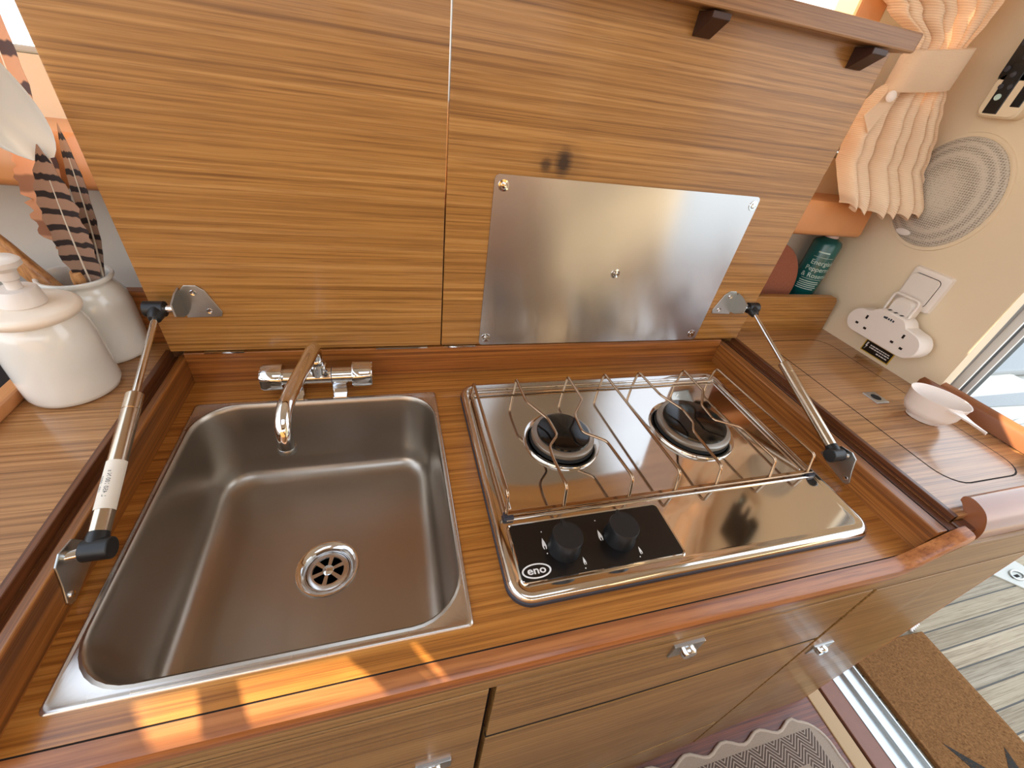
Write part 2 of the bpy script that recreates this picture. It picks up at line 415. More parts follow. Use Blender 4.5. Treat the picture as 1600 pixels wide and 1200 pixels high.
# ================================================================== SETTING
build('floor', G().box(-1.4, 1.37, -2.0, .72, FZ - .03, FZ), 'floor', kind='structure')
# hull side behind the lid: lining below, window band above
g = G()
g.box(-1.4, BX + .02, YB, YB + .03, -.8, .452)
g.box(-1.4, BX + .02, YB, YB + .03, 1.0, CZ)
g.box(-1.4, -.495, YB, YB + .03, .46, 1.0); g.box(1.235, BX + .02, YB, YB + .03, .46, 1.0); g.box(1.19, 1.235, YB, YB + .03, .46, .64)  # hidden pieces on the right added to block stray sun
build('wall_back', g, 'lining', kind='structure')
w1 = thing('window_1', (-.495, YB, .46), kind='structure')
g = G()
for a in (((-.495, YB - .008), (BX, YB - .008)),):
    g.box(-.495, BX, YB - .008, YB + .012, .447, .457); g.box(-.495, BX, YB - .008, YB + .012, .99, 1.005)
    g.box(-.500, -.487, YB - .008, YB + .012, .455, 1.005)
build('window_frame', g, 'white_grp', w1, bevel=.003)
build('post', G().box(1.125, 1.19, YB - .045, YB + .013, .372, 1.02), 'shelf', w1, bevel=.006)
build('pane', G().box(-.49, BX, YB + .014, YB + .018, .452, 1.0), 'glass', w1)
g = G()          # headlining with an open roof hatch added behind the camera for sky light
g.box(-.5, BX + .03, -.30, YB + .03, CZ, CZ + .02); g.box(-.5, BX + .03, -2.0, -.85, CZ, CZ + .02); g.box(-.5, -.1, -.85, -.30, CZ, CZ + .02); g.box(.9, BX + .03, -.85, -.30, CZ, CZ + .02)  # stops short at the left to let in more sky light
build('ceiling', g, 'ceiling', kind='structure')
# opposite side of the cabin, behind the camera
g = G(); g.box(-1.4, 1.45, -2.0, -1.97, -.8, .5); g.box(-1.4, 1.45, -2.0, -1.97, .85, CZ); g.box(.1, .2, -2.0, -1.97, .5, .85)
build('wall_front', g, 'front', kind='structure')
build('wall_front_absorber', G().box(-1.37, 1.1, -1.97, -.78, FZ, -.30), 'walnut', kind='structure')  # unseen dark box added to absorb light bounced off the floor
g = G(); g.box(-1.4, -1.37, -2.0, YB, -.8, .1); g.box(-1.4, -1.37, -2.0, YB, 1.13, CZ)
build('wall_left', g, 'front', kind='structure')
# aft bulkhead: panel outboard of the door opening
g = G()
g.prism([(.272, -.8), (.272, .09)] + [(.276, .3), (.282, .6), (.290, CZ), (YB + .03, CZ), (YB + .03, -.8)], 'X', BX, BX + .03)
g.box(BX, BX + .03, -2.0, -.36, -.8, CZ)
build('wall_right', g, 'cream', kind='structure')
# jamb and sliding door
d1 = thing('door_1', (1.49, .3, FZ), kind='structure')
build('jamb', G().box(BX + .03, 1.486, .322, .40, -.8, CZ), 'cream_strip', d1)
build('door_stile', G().box(1.488, 1.522, .300, .335, -.8, CZ), 'frame_grey', d1, bevel=.003)
build('door_stile', G().box(1.529, 1.554, .290, .340, -.8, CZ), 'frame_dark', d1, bevel=.002)
build('door_stile', G().box(1.560, 1.592, .285, .340, -.8, CZ), 'frame_dark', d1, bevel=.002)
build('seal_strip', G().box(1.5225, 1.5285, .286, .33, -.8, CZ), 'print_white', d1)
build('seal_strip', G().box(1.5545, 1.5595, .281, .33, -.8, CZ), 'print_white', d1)
build('pane', G().box(1.565, 1.569, .335, .95, -.78, CZ), 'glass', d1)
# threshold and track
tr = thing('trim_1', (1.37, -.2, FZ), kind='structure')
build('cream_strip', G().box(1.370, 1.4165, -2.0, .05, FZ - .02, FZ + .004), 'cream_strip', tr, bevel=.002)
build('gap', G().box(1.4165, 1.430, -2.0, .05, FZ - .03, FZ - .012), 'dark_gap', tr)
build('threshold_board', G().box(1.430, 1.487, -2.0, .05, FZ - .02, FZ), 'thresh', tr, bevel=.002)
g = G()
g.box(1.487, 1.588, -2.0, .05, FZ - .02, FZ - .010)
build('track_bed', g, 'alu_plain', tr)
for x in (1.4885, 1.537, 1.5855):
    build('track_rail', G().box(x - .0028, x + .0028, -2.0, .05, FZ - .012, FZ + .002), 'alu_plain', tr, bevel=.0012)
# cockpit deck: teak planks with caulked seams
dk = thing('floor_deck', (1.6, -.3, FZ - .012), kind='structure')
build('caulking', G().box(1.590, 3.6, -1.5, 1.6, FZ - .03, FZ - .0145), 'caulk', dk)
pitch = .0545
me0 = {}
for i in range(-22, 29):
    y0 = .031 + i * pitch
    k = (i * 7) % 4
    if k not in me0:
        o = build('plank', G().box(1.590, 3.6, y0 + .0022, y0 + pitch - .0022, FZ - .03, FZ - .012), TEAK[k], dk, origin=(1.59, y0, FZ), bevel=.001)
        me0[k] = o.data
    else:
        o = bpy.data.objects.new('plank', me0[k]); COL.objects.link(o); o.parent = dk
        o.location = Vector((1.59, y0, FZ)) - dk.location

# ================================================================== GALLEY JOINERY
LX0, LX1 = -.062, 1.0436          # recess inner faces
LED0, LED1 = -.083, 1.086         # lid rebate outer faces
SX0, SX1, SY0, SY1 = -.0431, .3541, .0255, .4575   # sink outer
wt = thing('worktop', (.5, .0, 0), 'orange-brown varnished worktop sunk around the sink and hob', 'worktop')
g = G(); zb = -.02
hx0, hx1, hy0, hy1 = -.0365, .3490, .0350, .4505
g.box(LX0, hx0, 0, .521, zb, 0); g.box(hx1, LX1, 0, .521, zb, 0); g.box(hx0, hx1, 0, hy0, zb, 0); g.box(hx0, hx1, hy1, .521, zb, 0)
build('slab', g, 'top', wt)
build('joint_line', G().box(LX0 - .05, 1.02, -.0016, .0002, -.02, -.0006), 'dark_gap', wt)
# front nosing, sweeping up at the right end
def nose_z(x):
    t = min(1, max(0, (x - .985) / .105)); return .0585 * t * t * (3 - 2 * t)
xs = [-.45, -.2, 0, .2, .4, .6, .8, .95] + [.985 + .0105 * i for i in range(11)]
loops = []
for x in xs:
    z = nose_z(x); k = max(0, min(1, (x - .985) / .105))
    yb, yf = -.0018 - .0 * k, -.0235 + .003 * k
    loops.append([(x, yb, z), (x, yf + .007, z), (x, yf + .002, z - .0022), (x, yf, z - .007), (x, yf, z - .020), (x, yb, z - .020)])
g = G().loft(loops, True, True)
build('front_nosing', g, 'nosing', wt, smooth=35)
build('back_upstand', G().box(LX0, LX1, .521, .536, -.02, HZ), 'coam_x', wt, bevel=.001)
# right-hand coaming with rebate for the lid
g = G(); g.box(LX1, LX1 + .022, .0, .535, -.02, .050)
build('side_upstand', g, 'coam', wt, bevel=.0015)
build('rebate_strip', G().box(LX1 + .0222, LX1 + .0275, 0.0, .535, -.02, .0475), 'dark_gap', wt)
build('rebate_ledge', G().box(LX1 + .0275, LED1, 0.0, .535, -.02, .049), 'dark_edge', wt, bevel=.001)
g = G(); g.box(LX0 - .012, LX0, -.0005, .535, -.02, .052)
build('side_upstand', g, 'coam', wt, bevel=.0015)
build('rebate_ledge', G().box(LED0, LX0 - .012, 0.0, .535, -.02, .048), 'dark_edge', wt, bevel=.001)
# hinge glints along the lid foot
for x0, x1 in ((.25, .345), (.375, .44), (-.03, .03)):
    build('hinge_leaf', G().box(x0, x1, .5185, .524, HZ, HZ + .003), 'chrome', wt)

# --- right side counter
rc = thing('side_counter', (1.25, .05, 0), 'wooden side counter right of the hob with flush locker hatch', 'counter')
build('counter_panel', G().box(LED1, BX + .04, .012, .70, .035, HZ), 'side', rc, bevel=.0008)
build('edge_strip', G().box(LED1 - .0005, LED1 + .008, .012, .535, .0492, HZ + .0003), 'dark_edge', rc, bevel=.001)
build('hatch_gap', G().prism(rrect(1.1578, 1.3525, .0595, .5118, .042), 'Z', HZ - .004, HZ + .0002), 'dark_gap', rc)
hatch = build('locker_hatch', G().prism(rrect(1.160, 1.350, .062, .509, .041), 'Z', HZ - .004, HZ + .0004), 'side', rc, label='flush hatch with rounded corners')
lt = build('finger_latch', G().box(1.236, 1.270, .262, .298, HZ, HZ + .0025), 'alu_plain', hatch, bevel=.0008, label='square metal finger latch')
# front moulding with a hook profile
prof = [(.0310, .0729), (.0311, .0815), (.022, .0865), (.0054, .0830), (-.0060, .0735), (-.0145, .0555), (-.0160, .0359), (-.0096, .0331), (.0025, .0420), (.0131, .0450), (.0158, .0578), (.0245, .0685)]
pp = [Vector((0, a, b)) for a, b in prof]
sm = smooth_path(pp[:8], 4) + pp[8:10] + smooth_path(pp[9:] + pp[:1], 3)[1:-1]
build('front_fiddle', G().prism([(p.y, p.z) for p in sm], 'X', 1.115, 1.47), 'moulding', rc, smooth=50, label='thick rounded front moulding')
build('fiddle_seat', G().box(LED1 + .02, 1.346, -.004, .012, .034, .05), 'nosing', rc)
build('end_block', G().box(1.088, 1.118, -.0075, .012, .030, .052), 'dark_edge', rc, bevel=.002)
# fiddle along the door side
prof = [(1.408, HZ), (1.408, .088), (1.412, .096), (1.420, .100), (1.428, .097), (1.432, .088), (1.432, HZ)]
g = G().loft([[(x + dx, y, z + dz) for x, z in prof] for y, dx, dz in ((-.02, 0, .003), (.28, 0, 0), (.305, .0, -.001), (.314, .004, -.012))], True, True)
build('side_fiddle', g, 'moulding', rc, smooth=40, label='low rounded fiddle beside the door')

# --- left side counter
lc = thing('side_counter', (-.2, .1, 0), 'wooden side counter left of the sink under the ceramic jars', 'counter')
build('counter_panel', G().box(-.62, LED0, -.05, .70, .035, HZ), 'side', lc, bevel=.0008)
build('edge_strip', G().box(LED0 - .008, LED0 + .0005, -.05, .535, .0482, HZ + .0003), 'dark_edge', lc, bevel=.001)
build('fiddle_rail', G().box(-.236, -.216, .02, .52, HZ, HZ + .022), 'shelf', lc, bevel=.004)
build('locker_lining', G().box(-.62, -.237, -.05, .60, HZ, HZ + .004), 'dark_gap', lc)

# --- riser board along the back and the shelf above it
rb = thing('riser_board', (.6, .557, HZ), 'low wooden fiddle board behind the raised lids', 'fiddle')
for x0, x1, ch in ((-.62, 1.02, 0), (1.02, 1.395, 1)):
    pts = [(x0, HZ), (x1, HZ), (x1 - .012 * 0, HZ)] if 0 else None
    if ch:
        poly = [(x0, HZ), (1.400, HZ)] + [(1.392, .130)] + [(1.392 - .018 * (1 - math.cos(a)), .130 + .028 * math.sin(a)) for a in (.4, .8, 1.2, PI / 2)] + [(x0, .158)]
    else:
        poly = [(x0, HZ), (x1, HZ), (x1, .158), (x0, .158)]
    build('board', G().prism(poly, 'Y', .558, .576), 'coam_x' if not ch else 'lid_l', rb, bevel=.002)
sh = thing('window_shelf', (.6, .58, .29), 'varnished wooden shelf beam below the cabin window', 'shelf')
g = G()
prof = [(.70, .300), (.588, .300), (.583, .304), (.581, .312), (.586, .365), (.592, .372), (.70, .372)]
lo = [[(x, y, z) for y, z in prof] for x in (-1.35, 0, .6, 1.30, 1.36)]
end = [[(1.385, y * .55 + .45 * .66 if y < .69 else y, z * .9 + .1 * .335) for y, z in prof], [(1.398, .70 if y > .69 else .655, z * .75 + .25 * .335) for y, z in prof]]
build('beam', G().loft(lo + end, True, True), 'shelf', sh, smooth=40)
build('upper_lining', G().box(-1.35, BX, .688, .7, .372, .447), 'cream', sh)
build('niche_lining', G().box(-1.35, BX, .694, .7, HZ, .30), 'lining', sh)

# --- cabinet front
def fy(x, z):
    k = min(1.6, max(0, (1.23 - x) / .42)); return -.022 + (z / -.8) * (-.007 - .022 * k)
cab = thing('galley_cabinet', (.5, .0, FZ), 'wooden galley cabinet front with doors and drawers under the worktop', 'cabinet')
def panel(name, x0, x1, z0, z1, proud, mat, thick=.016, **kw):
    n = max(1, int((x1 - x0) / .15)); loops = []
    for i in range(n + 1):
        x = x0 + (x1 - x0) * i / n
        loops.append([(x, fy(x, z0) - proud, z0), (x, fy(x, z1) - proud, z1), (x, fy(x, z1) - proud + thick, z1), (x, fy(x, z0) - proud + thick, z0)])
    return build(name, G().loft(loops, True, True), mat, cab, bevel=.0008, **kw)
panel('carcass', -.62, 1.352, FZ, -.028, -.0135, 'dark_gap', thick=.02)
panel('end_panel', 1.346, 1.354, FZ, -.0, .0015, 'nosing', thick=.30)
loops = []
for x in [-.62, -.2, .2, .6, .95] + [.985 + .0105 * i for i in range(11)] + [1.2, 1.346]:
    zt = nose_z(x) - .0205 if x < 1.095 else .034
    loops.append([(x, fy(x, -.045) - .0002, -.045), (x, fy(x, zt) - .0002, zt), (x, fy(x, zt) + .014, zt), (x, fy(x, -.045) + .014, -.045)])
build('top_rail', G().loft(loops, True, True), 'front', cab)
def handle(par, x, z, s=1.):
    y = fy(x, z)
    h = build('handle', G().prism([(x - .024 * s, z - .016 * s), (x + .024 * s, z - .016 * s), (x + .024 * s, z + .016 * s), (x - .024 * s, z + .016 * s)], 'Y', y - .0045, y + .001), 'alu_plain', par, bevel=.001, label='small chrome push latch')
    build('push_button', G().lathe([(0, 0), (.0115 * s, 0), (.0115 * s, .006), (.0095 * s, .0085), (0, .009)], (x, y - .004, z), 24, (0, -1, 0)), 'chrome', h, smooth=40)
GX = .969
def dark_joint(x0, x1, z0, z1): panel('gap_shade_strip', x0, x1, z0, z1, -.0006, 'dark_gap', thick=.006)  # dark filler strips standing in for the shade inside the joints
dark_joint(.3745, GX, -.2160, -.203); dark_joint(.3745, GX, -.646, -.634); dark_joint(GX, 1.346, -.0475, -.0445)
door_l = panel('door', -.62, .3655, FZ + .05, -.047, .001, 'front')
dr1 = panel('drawer', .3745, GX - .003, -.203, -.0455, .001, 'front')
dr2 = panel('drawer', .3745, GX + .0, -.634, -.2160, .0008, 'front')
dr3 = panel('drawer', .3745, GX + .0, FZ + .0, -.646, .0006, 'front')
door_r = panel('door', GX + .0055, 1.346, FZ, -.0475, .0015, 'front')
handle(door_l, .305, -.262); handle(dr1, .638, -.072); handle(door_r, 1.012, -.262); handle(dr3, .665, -.70)

# ================================================================== LIDS
TL = -.0182
def LP(u, v, h=0.):
    return (u, .5217 + v * math.sin(TL) - h * math.cos(TL), HZ + .003 + v * math.cos(TL) + h * math.sin(TL))
def lid_box(g, u0, u1, v0, v1, h0, h1):
    return g.hexa([LP(u0, v0, h0), LP(u1, v0, h0), LP(u1, v1, h0), LP(u0, v1, h0)], [LP(u0, v0, h1), LP(u1, v0, h1), LP(u1, v1, h1), LP(u0, v1, h1)])
VT = .560
def make_lid(name, u0, u1, label, mat, wedges):
    t = thing(name, LP((u0 + u1) / 2, 0), label, 'lid')
    build('panel', lid_box(G(), u0, u1, .001, VT + .015, -.017, 0), mat, t, origin=(0, 0, 0), bevel=.0012)
    build('top_rail', lid_box(G(), u0, u1, .548, .573, .0, .0385), 'rail', t, bevel=.003)
    for a, b in wedges:
        pr = [(.546, 0), (.546, .036), (.5385, .036), (.519, .004), (.519, 0)]
        build('bracket', G().loft([[LP(u, v, h) for v, h in pr] for u in (a, b)], True, True), 'walnut', t, bevel=.001, label='dark triangular bracket')
    return t
lid1 = make_lid('sink_cover', -.0785, .3702, 'raised plain wooden lid behind the sink', 'lid_l', [(.30, .33), (-.02, .01)])
lid2 = make_lid('hob_cover', .3722, 1.0845, 'raised wooden lid behind the hob with metal heat plate', 'lid_r', [(.425, .452), (.713, .742), (1.007, 1.037)])
def lid_rr(u0, u1, v0, v1, r, h): return [LP(u, v, h) for u, v in rrect(u0, u1, v0, v1, r, 4)]
pl = build('heat_plate', G().loft([lid_rr(.446, .9625, .001, .3175, .008, 0), lid_rr(.446, .9625, .001, .3175, .008, .0016)], True, True), 'alu', lid2,
           uv=lambda p, i: (p.x, p.z), label='brushed aluminium heat shield')
for u, v in ((.4615, .3015), (.9525, .3015), (.459, .0175), (.9455, .0175), (.7045, .159)):
    s_ = build('screw', G().lathe([(0, 0), (.0095, 0), (.009, .0012), (.0055, .0016), (.0052, .0008), (.0045, .0026), (0, .0034)], LP(u, v, .0014), 20, (0, -1, -.018)), 'chrome', pl, smooth=40)

# ================================================================== SINK
sk = thing('sink', (.155, .24, 0), 'square stainless steel sink set into the worktop', 'sink')
def loop(x0, x1, y0, y1, r, z): return [(x, y, z) for x, y in rrect(x0, x1, y0, y1, r, 8, 6)]
ix0, ix1, iy0, iy1 = -.0330, .3455, .0385, .4475
g = G()
L0 = [loop(SX0, SX1, SY0, SY1, .006, 0), loop(SX0 + .001, SX1 - .001, SY0 + .001, SY1 - .001, .006, .0022), loop(SX0 + .003, SX1 - .003, SY0 + .003, SY1 - .003, .006, .0028),
      loop(SX0 + .0048, SX1 - .0048, SY0 + .005, SY1 - .005, .008, .0016), loop(ix0 - .004, ix1 + .003, iy0 - .0048, iy1 + .0035, .062, .0022)]
build('rim', g.loft(L0), 'steel_rim', sk, smooth=60)
L1 = [L0[-1], loop(ix0 - .0015, ix1 + .001, iy0 - .002, iy1 + .0015, .061, .0034), loop(ix0, ix1, iy0, iy1, .06, .002), loop(ix0 + .002, ix1 - .002, iy0 + .002, iy1 - .002, .059, -.006)]
def inset(k, z, r): return loop(ix0 + k, ix1 - k, iy0 + k, iy1 - k - .017 * min(1, max(0, -z / .15)), r, z)
L1 += [inset(.004, -.03, .058), inset(.009, -.105, .056)]
for a in (.25, .5, .75, 1.):
    an = a * PI / 2; L1.append(inset(.009 + .026 * (1 - math.cos(an)), -.122 - .026 * math.sin(an), .054 - .012 * a))
dc = (.163, .215); FZS = -.1495
L1.append(inset(.05, FZS, .035))
fl = L1[-1]
def ring(r, z):
    return [(dc[0] + r * math.cos(math.atan2(p[1] - dc[1], p[0] - dc[0])), dc[1] + r * math.sin(math.atan2(p[1] - dc[1], p[0] - dc[0])), z) for p in fl]
mid = [tuple(.5 * (a + b) for a, b in zip(p, q)) for p, q in zip(fl, ring(.05, FZS - .0008))]
L1 += [mid, ring(.047, FZS - .0012)]
build('bowl', G().loft(L1), 'steel_sink', sk, smooth=50)
dn = build('drain', G().loft([ring(.047, FZS - .0012), ring(.0462, FZS + .0012), ring(.044, FZS + .0014), ring(.038, FZS - .002), ring(.033, FZS - .006), ring(.031, FZS - .02)]), 'chrome', sk, smooth=50, label='round drain flange')
build('drain_well', G().lathe([(0, -.022), (.0315, -.022)], (dc[0], dc[1], FZS), 32), 'black_hole', dn)
g = G(); zz = FZS - .008
ang = [i * PI / 3 + .35 for i in range(6)]
g.lathe([(.0225, -.001), (.0235, .001), (.0275, .0012), (.0315, -.001)], (dc[0], dc[1], zz), 40); g.f = [f for f in g.f if len(f) == 4]
for a in ang:
    c, s_ = math.cos(a), math.sin(a); w_ = .0024
    pts = [(dc[0] + r * c - q * s_, dc[1] + r * s_ + q * c) for r, q in ((.006, -w_), (.0245, -w_ * 1.4), (.0245, w_ * 1.4), (.006, w_))]
    g.prism(pts, 'Z', zz - .002, zz + .0012)
st = build('strainer', g, 'steel_rim', dn, smooth=40, label='six-spoke strainer')
g = G().lathe([(0, -.002), (.0085, -.002), (.0085, .0016), (.006, .003), (0, .0032)], (dc[0], dc[1], zz), 24)
build('strainer_screw', g, 'chrome', dn, smooth=40)
build('maker_mark', G().prism([(.172 + .007 * math.cos(a), -.033 + .006 * math.sin(a)) for a in (-PI / 2, -.2, .5, 1.2, 1.94, 2.64, 3.34)], 'Y', iy1 - .0062, iy1 - .005), 'gasket', sk, label='small embossed mark')

# ================================================================== TAP
tp = thing('mixer_tap', (.150, .475, 0), 'chrome two-handle mixer tap with swivel spout behind the sink', 'tap')
ty, tz = .478, .036
build('body', G().tube([(.094, ty, tz), (.209, ty, tz)], .0152, 24), 'chrome', tp, smooth=40)
for x0, x1 in ((.1005, .124), (.172, .196)):
    g = G().box(x0, x1, ty - .028, ty + .008, 0.0, .007); g.hexa([(x0, ty - .014, .004), (x1, ty - .014, .004), (x1, ty + .010, .004), (x0, ty + .010, .004)], [(x0, ty - .0125, tz), (x1, ty - .0125, tz), (x1, ty + .012, tz), (x0, ty + .012, tz)])
    build('foot', g, 'chrome', tp, bevel=.001)
def handle_tap(x, s_):
    prof = [(0, 0), (.0225, 0), (.0236, .002), (.0236, .030), (.0215, .034), (.014, .036), (0, .036)]
    g = G(); n = 32; loops = []
    for r, a in prof:
        lp = []
        for k in range(n):
            th = 2 * PI * k / n; rr = r * (1 - .16 * (abs(math.cos(2 * th)) ** 6 if r > .015 else 0) * (1 if a > .006 else 0))
            lp.append((x + s_ * a, ty + rr * math.sin(th), tz + rr * math.cos(th)))
        loops.append(lp)
    build('handle', g.loft(loops, True, True), 'chrome', tp, smooth=35)
handle_tap(.094, -1); handle_tap(.207, 1)
for x in (.1235, .1725):
    build('collar', G().tube([(x - .0006, ty, tz), (x + .0006, ty, tz)], .0158, 24), 'gasket', tp)
build('spout_base', G().lathe([(0, 0), (.0125, 0), (.0125, .012), (.015, .014), (.015, .022), (.0125, .024), (.0125, .03), (.0105, .034), (0, .034)], (.150, ty - .002, tz + .006), 24, (.04, -.05, 1)), 'chrome', tp, smooth=40)
sp = smooth_path([(.1505, ty - .003, .070), (.152, ty - .0055, .090), (.1535, ty - .016, .1045), (.153, ty - .04, .112), (.150, .405, .1145), (.1445, .360, .1175), (.139, .315, .1185), (.1370, .295, .1155), (.1360, .277, .104), (.1360, .2705, .088), (.1365, .268, .072)], 5)
build('spout', G().tube(sp, .0105, 20), 'chrome', tp, smooth=60)
build('outlet', G().lathe([(0, 0), (.0085, 0), (.0112, -.001), (.0118, .004), (.0112, .007), (0, .007)], (.1365, .2678, .066), 24, (0, .12, 1)), 'alu_plain', tp, smooth=40)

# ================================================================== HOB
hb = thing('hob', (.7, .25, 0), 'polished two-burner gas hob with wire pan supports', 'hob')
HX0, HX1, HY0, HY1 = .4005, .9945, .0335, .4605
def hl(k, z, r=.03): return [(x, y, z) for x, y in rrect(HX0 + k, HX1 - k, HY0 + k, HY1 - k, max(.006, r - k), 8, 4)]
build('base_gasket', G().loft([hl(-.001, 0), hl(-.001, .006), hl(.003, .0085)], True, True), 'gasket', hb, smooth=40)
build('hob_top', G().loft([hl(.0005, .0065), hl(0, .009), hl(.0015, .0130), hl(.005, .0158), hl(.010, .0160), hl(.016, .0140), hl(.020, .0136)], False, True), 'mirror', hb, smooth=40)
DZ = .0136
# pressed ridges around the burner well
g = G()
g.tube(round_path([(.9775, .150, DZ), (.9775, .4395, DZ), (.4205, .4395, DZ), (.4205, .150, DZ)], .012), .0035, 10)
build('well_ridge', g, 'mirror', hb, smooth=60)
g = G(); g.tube(round_path([(.9675, .165, DZ - .001), (.9675, .430, DZ - .001), (.430, .430, DZ - .001), (.430, .165, DZ - .001)], .010), .0025, 8)
build('well_ridge', g, 'mirror', hb, smooth=60)
build('front_step', G().tube([(.4205, .148, DZ - .001), (.9775, .148, DZ - .001)], .0032, 10), 'mirror', hb, smooth=60)
def burner(c, rd, rb, rc):
    t = build('burner', G().lathe([(0, .0002), (rd - .010, .0002), (rd - .006, .003), (rd - .001, .0045), (rd, .003), (rd, 0)], (c[0], c[1], DZ), 48), 'mirror', hb, smooth=50, label='round gas burner')
    build('gap_ring', G().lathe([(rb * .6, .004), (rb + .003, .004), (rb + .001, .009), (rb * .6, .009)], (c[0], c[1], DZ), 40), 'black_hole', t, smooth=40)
    build('burner_body', G().lathe([(0, .008), (rb, .008), (rb + .001, .010), (rb + .0005, .0165), (rb - .003, .0185), (0, .0185)], (c[0], c[1], DZ), 48), 'burner', t, smooth=40)
    build('burner_cap', G().lathe([(0, .0185), (rc, .0185), (rc + .001, .0205), (rc, .0232), (rc - .004, .0245), (0, .0252)], (c[0], c[1], DZ), 48), 'black_enamel', t, smooth=40)
burner((.553, .288), .0660, .0535, .0450)
burner((.818, .287), .0790, .0670, .0580)
# pan support
ps = build('pan_support', G().box(.4215, .9800, .1505, .1575, .0185, .0215), 'rod', hb, bevel=.001, label='wire pan support')
GZ = .055; FY, BY = .1615, .4165
bars = [[(.4175, BY - .006), (.4210, FY)],
        [(.5000, BY), (.5004, .3504), (.5259, .3008), (.5285, .2620), (.5080, .2402), (.5052, .2163), (.5079, FY)],
        [(.6045, BY), (.6067, .3457), (.5763, .3068), (.5735, .2642), (.6066, .2394), (.6150, FY)],
        [(.6851, BY + .003), (.6973, FY)],
        [(.7631, BY + .003), (.7698, .3439), (.7909, .2985), (.7896, .2636), (.7761, .2437), (.7753, FY)],
        [(.8712, BY + .003), (.8705, .3469), (.8377, .3067), (.8351, .2655), (.8764, .2421), (.8847, FY)],
        [(.9560, BY + .003), (.9690, FY)]]
for b in bars:
    pts = [(b[0][0], b[0][1] + .004, .016)] + [(x, y, GZ) for x, y in b] + [(b[-1][0], FY - .0075, .020)]
    build('bar', G().tube(round_path(pts, .007, 4), .00245, 8), 'rod', ps, smooth=60)
build('rear_bar', G().tube([(.4165, .4215, .0175), (.9650, .4230, .0175)], .0024, 8), 'rod', ps, smooth=60)
for x in (.4215, .9770):
    build('side_rail', G().tube([(x - .004, .425, .0185), (x, .155, .0185)], .0022, 8), 'rod', ps, smooth=60)
for x, y in ((.424, .152), (.974, .152), (.424, .432), (.968, .434)):
    build('clip', G().box(x - .007, x + .007, y - .006, y + .006, DZ, .0195), 'gasket' if y < .3 else 'mirror', ps, bevel=.001)
# control panel
cpn = build('control_panel', G().prism(rrect(.4195, .6530, .0550, .1370, .006, 4), 'Z', DZ, .0160), 'black_panel', hb, label='black control panel')
fr_ = G(); o_ = rrect(.4165, .6560, .0520, .1400, .008, 4); i_ = rrect(.4200, .6525, .0555, .1365, .006, 4)
fr_.loft([[(x, y, DZ) for x, y in o_], [(x, y, .0170) for x, y in [((a[0] + b[0]) / 2, (a[1] + b[1]) / 2) for a, b in zip(o_, i_)]], [(x, y, .0161) for x, y in i_]])
build('panel_frame', fr_, 'mirror', cpn, smooth=50)
PZ = .0163
g = G(); n = 40
el = lambda rx, ry, z: [(.4405 + rx * math.cos(2 * PI * k / n), .0682 + ry * math.sin(2 * PI * k / n), z) for k in range(n)]
g.loft([el(.0195, .0098, .0160), el(.0195, .0098, PZ), el(.0172, .0080, PZ), el(.0172, .0080, .0160)])
build('logo_ring', g, 'print_white', cpn)
build('logo_letters', text_geo('eno', .0165, lambda x, y: (.4405 + x, .0688 + y * .86, PZ), .00035, 1.0), 'print_white', cpn)
def flame(cx, cy, s_):
    P = [(0, .0065), (.0014, .002), (.0022, -.002), (.0016, -.0052), (.0007, -.006), (.0008, -.003), (0, -.0018), (-.0008, -.003), (-.0007, -.006), (-.0016, -.0052), (-.0022, -.002), (-.0014, .002)]
    build('flame_mark', G().prism([(cx + x * s_, cy + y * s_) for x, y in P], 'Z', .0159, PZ), 'print_white', cpn)
flame(.4610, .1025, 1.35); flame(.5070, .0700, .9); flame(.5435, .1015, 1.35); flame(.5905, .0705, .9)
for x, y in ((.4615, .0885), (.463, .1205), (.546, .125), (.586, .062), (.505, .0602)):
    build('dot_mark', G().lathe([(0, 0), (.0009, 0), (.0009, .0003)], (x, y, .016), 10), 'print_white', cpn)
for cx, cy in ((.4865, .0935), (.5700, .0950)):
    kn = build('knob', G().lathe([(0, 0), (.0225, 0), (.0225, .003), (.0205, .010), (.0208, .026), (.0198, .0285), (0, .0285)], (cx, cy, .016), 36), 'black_plastic', hb, smooth=35, label='black control knob')
    build('pointer', G().prism([(cx - .003, cy + .013), (cx + .003, cy + .013), (cx + .0015, cy + .0245), (cx - .0015, cy + .0245)], 'Z', .030, .0452), 'black_plastic', kn, bevel=.0006)

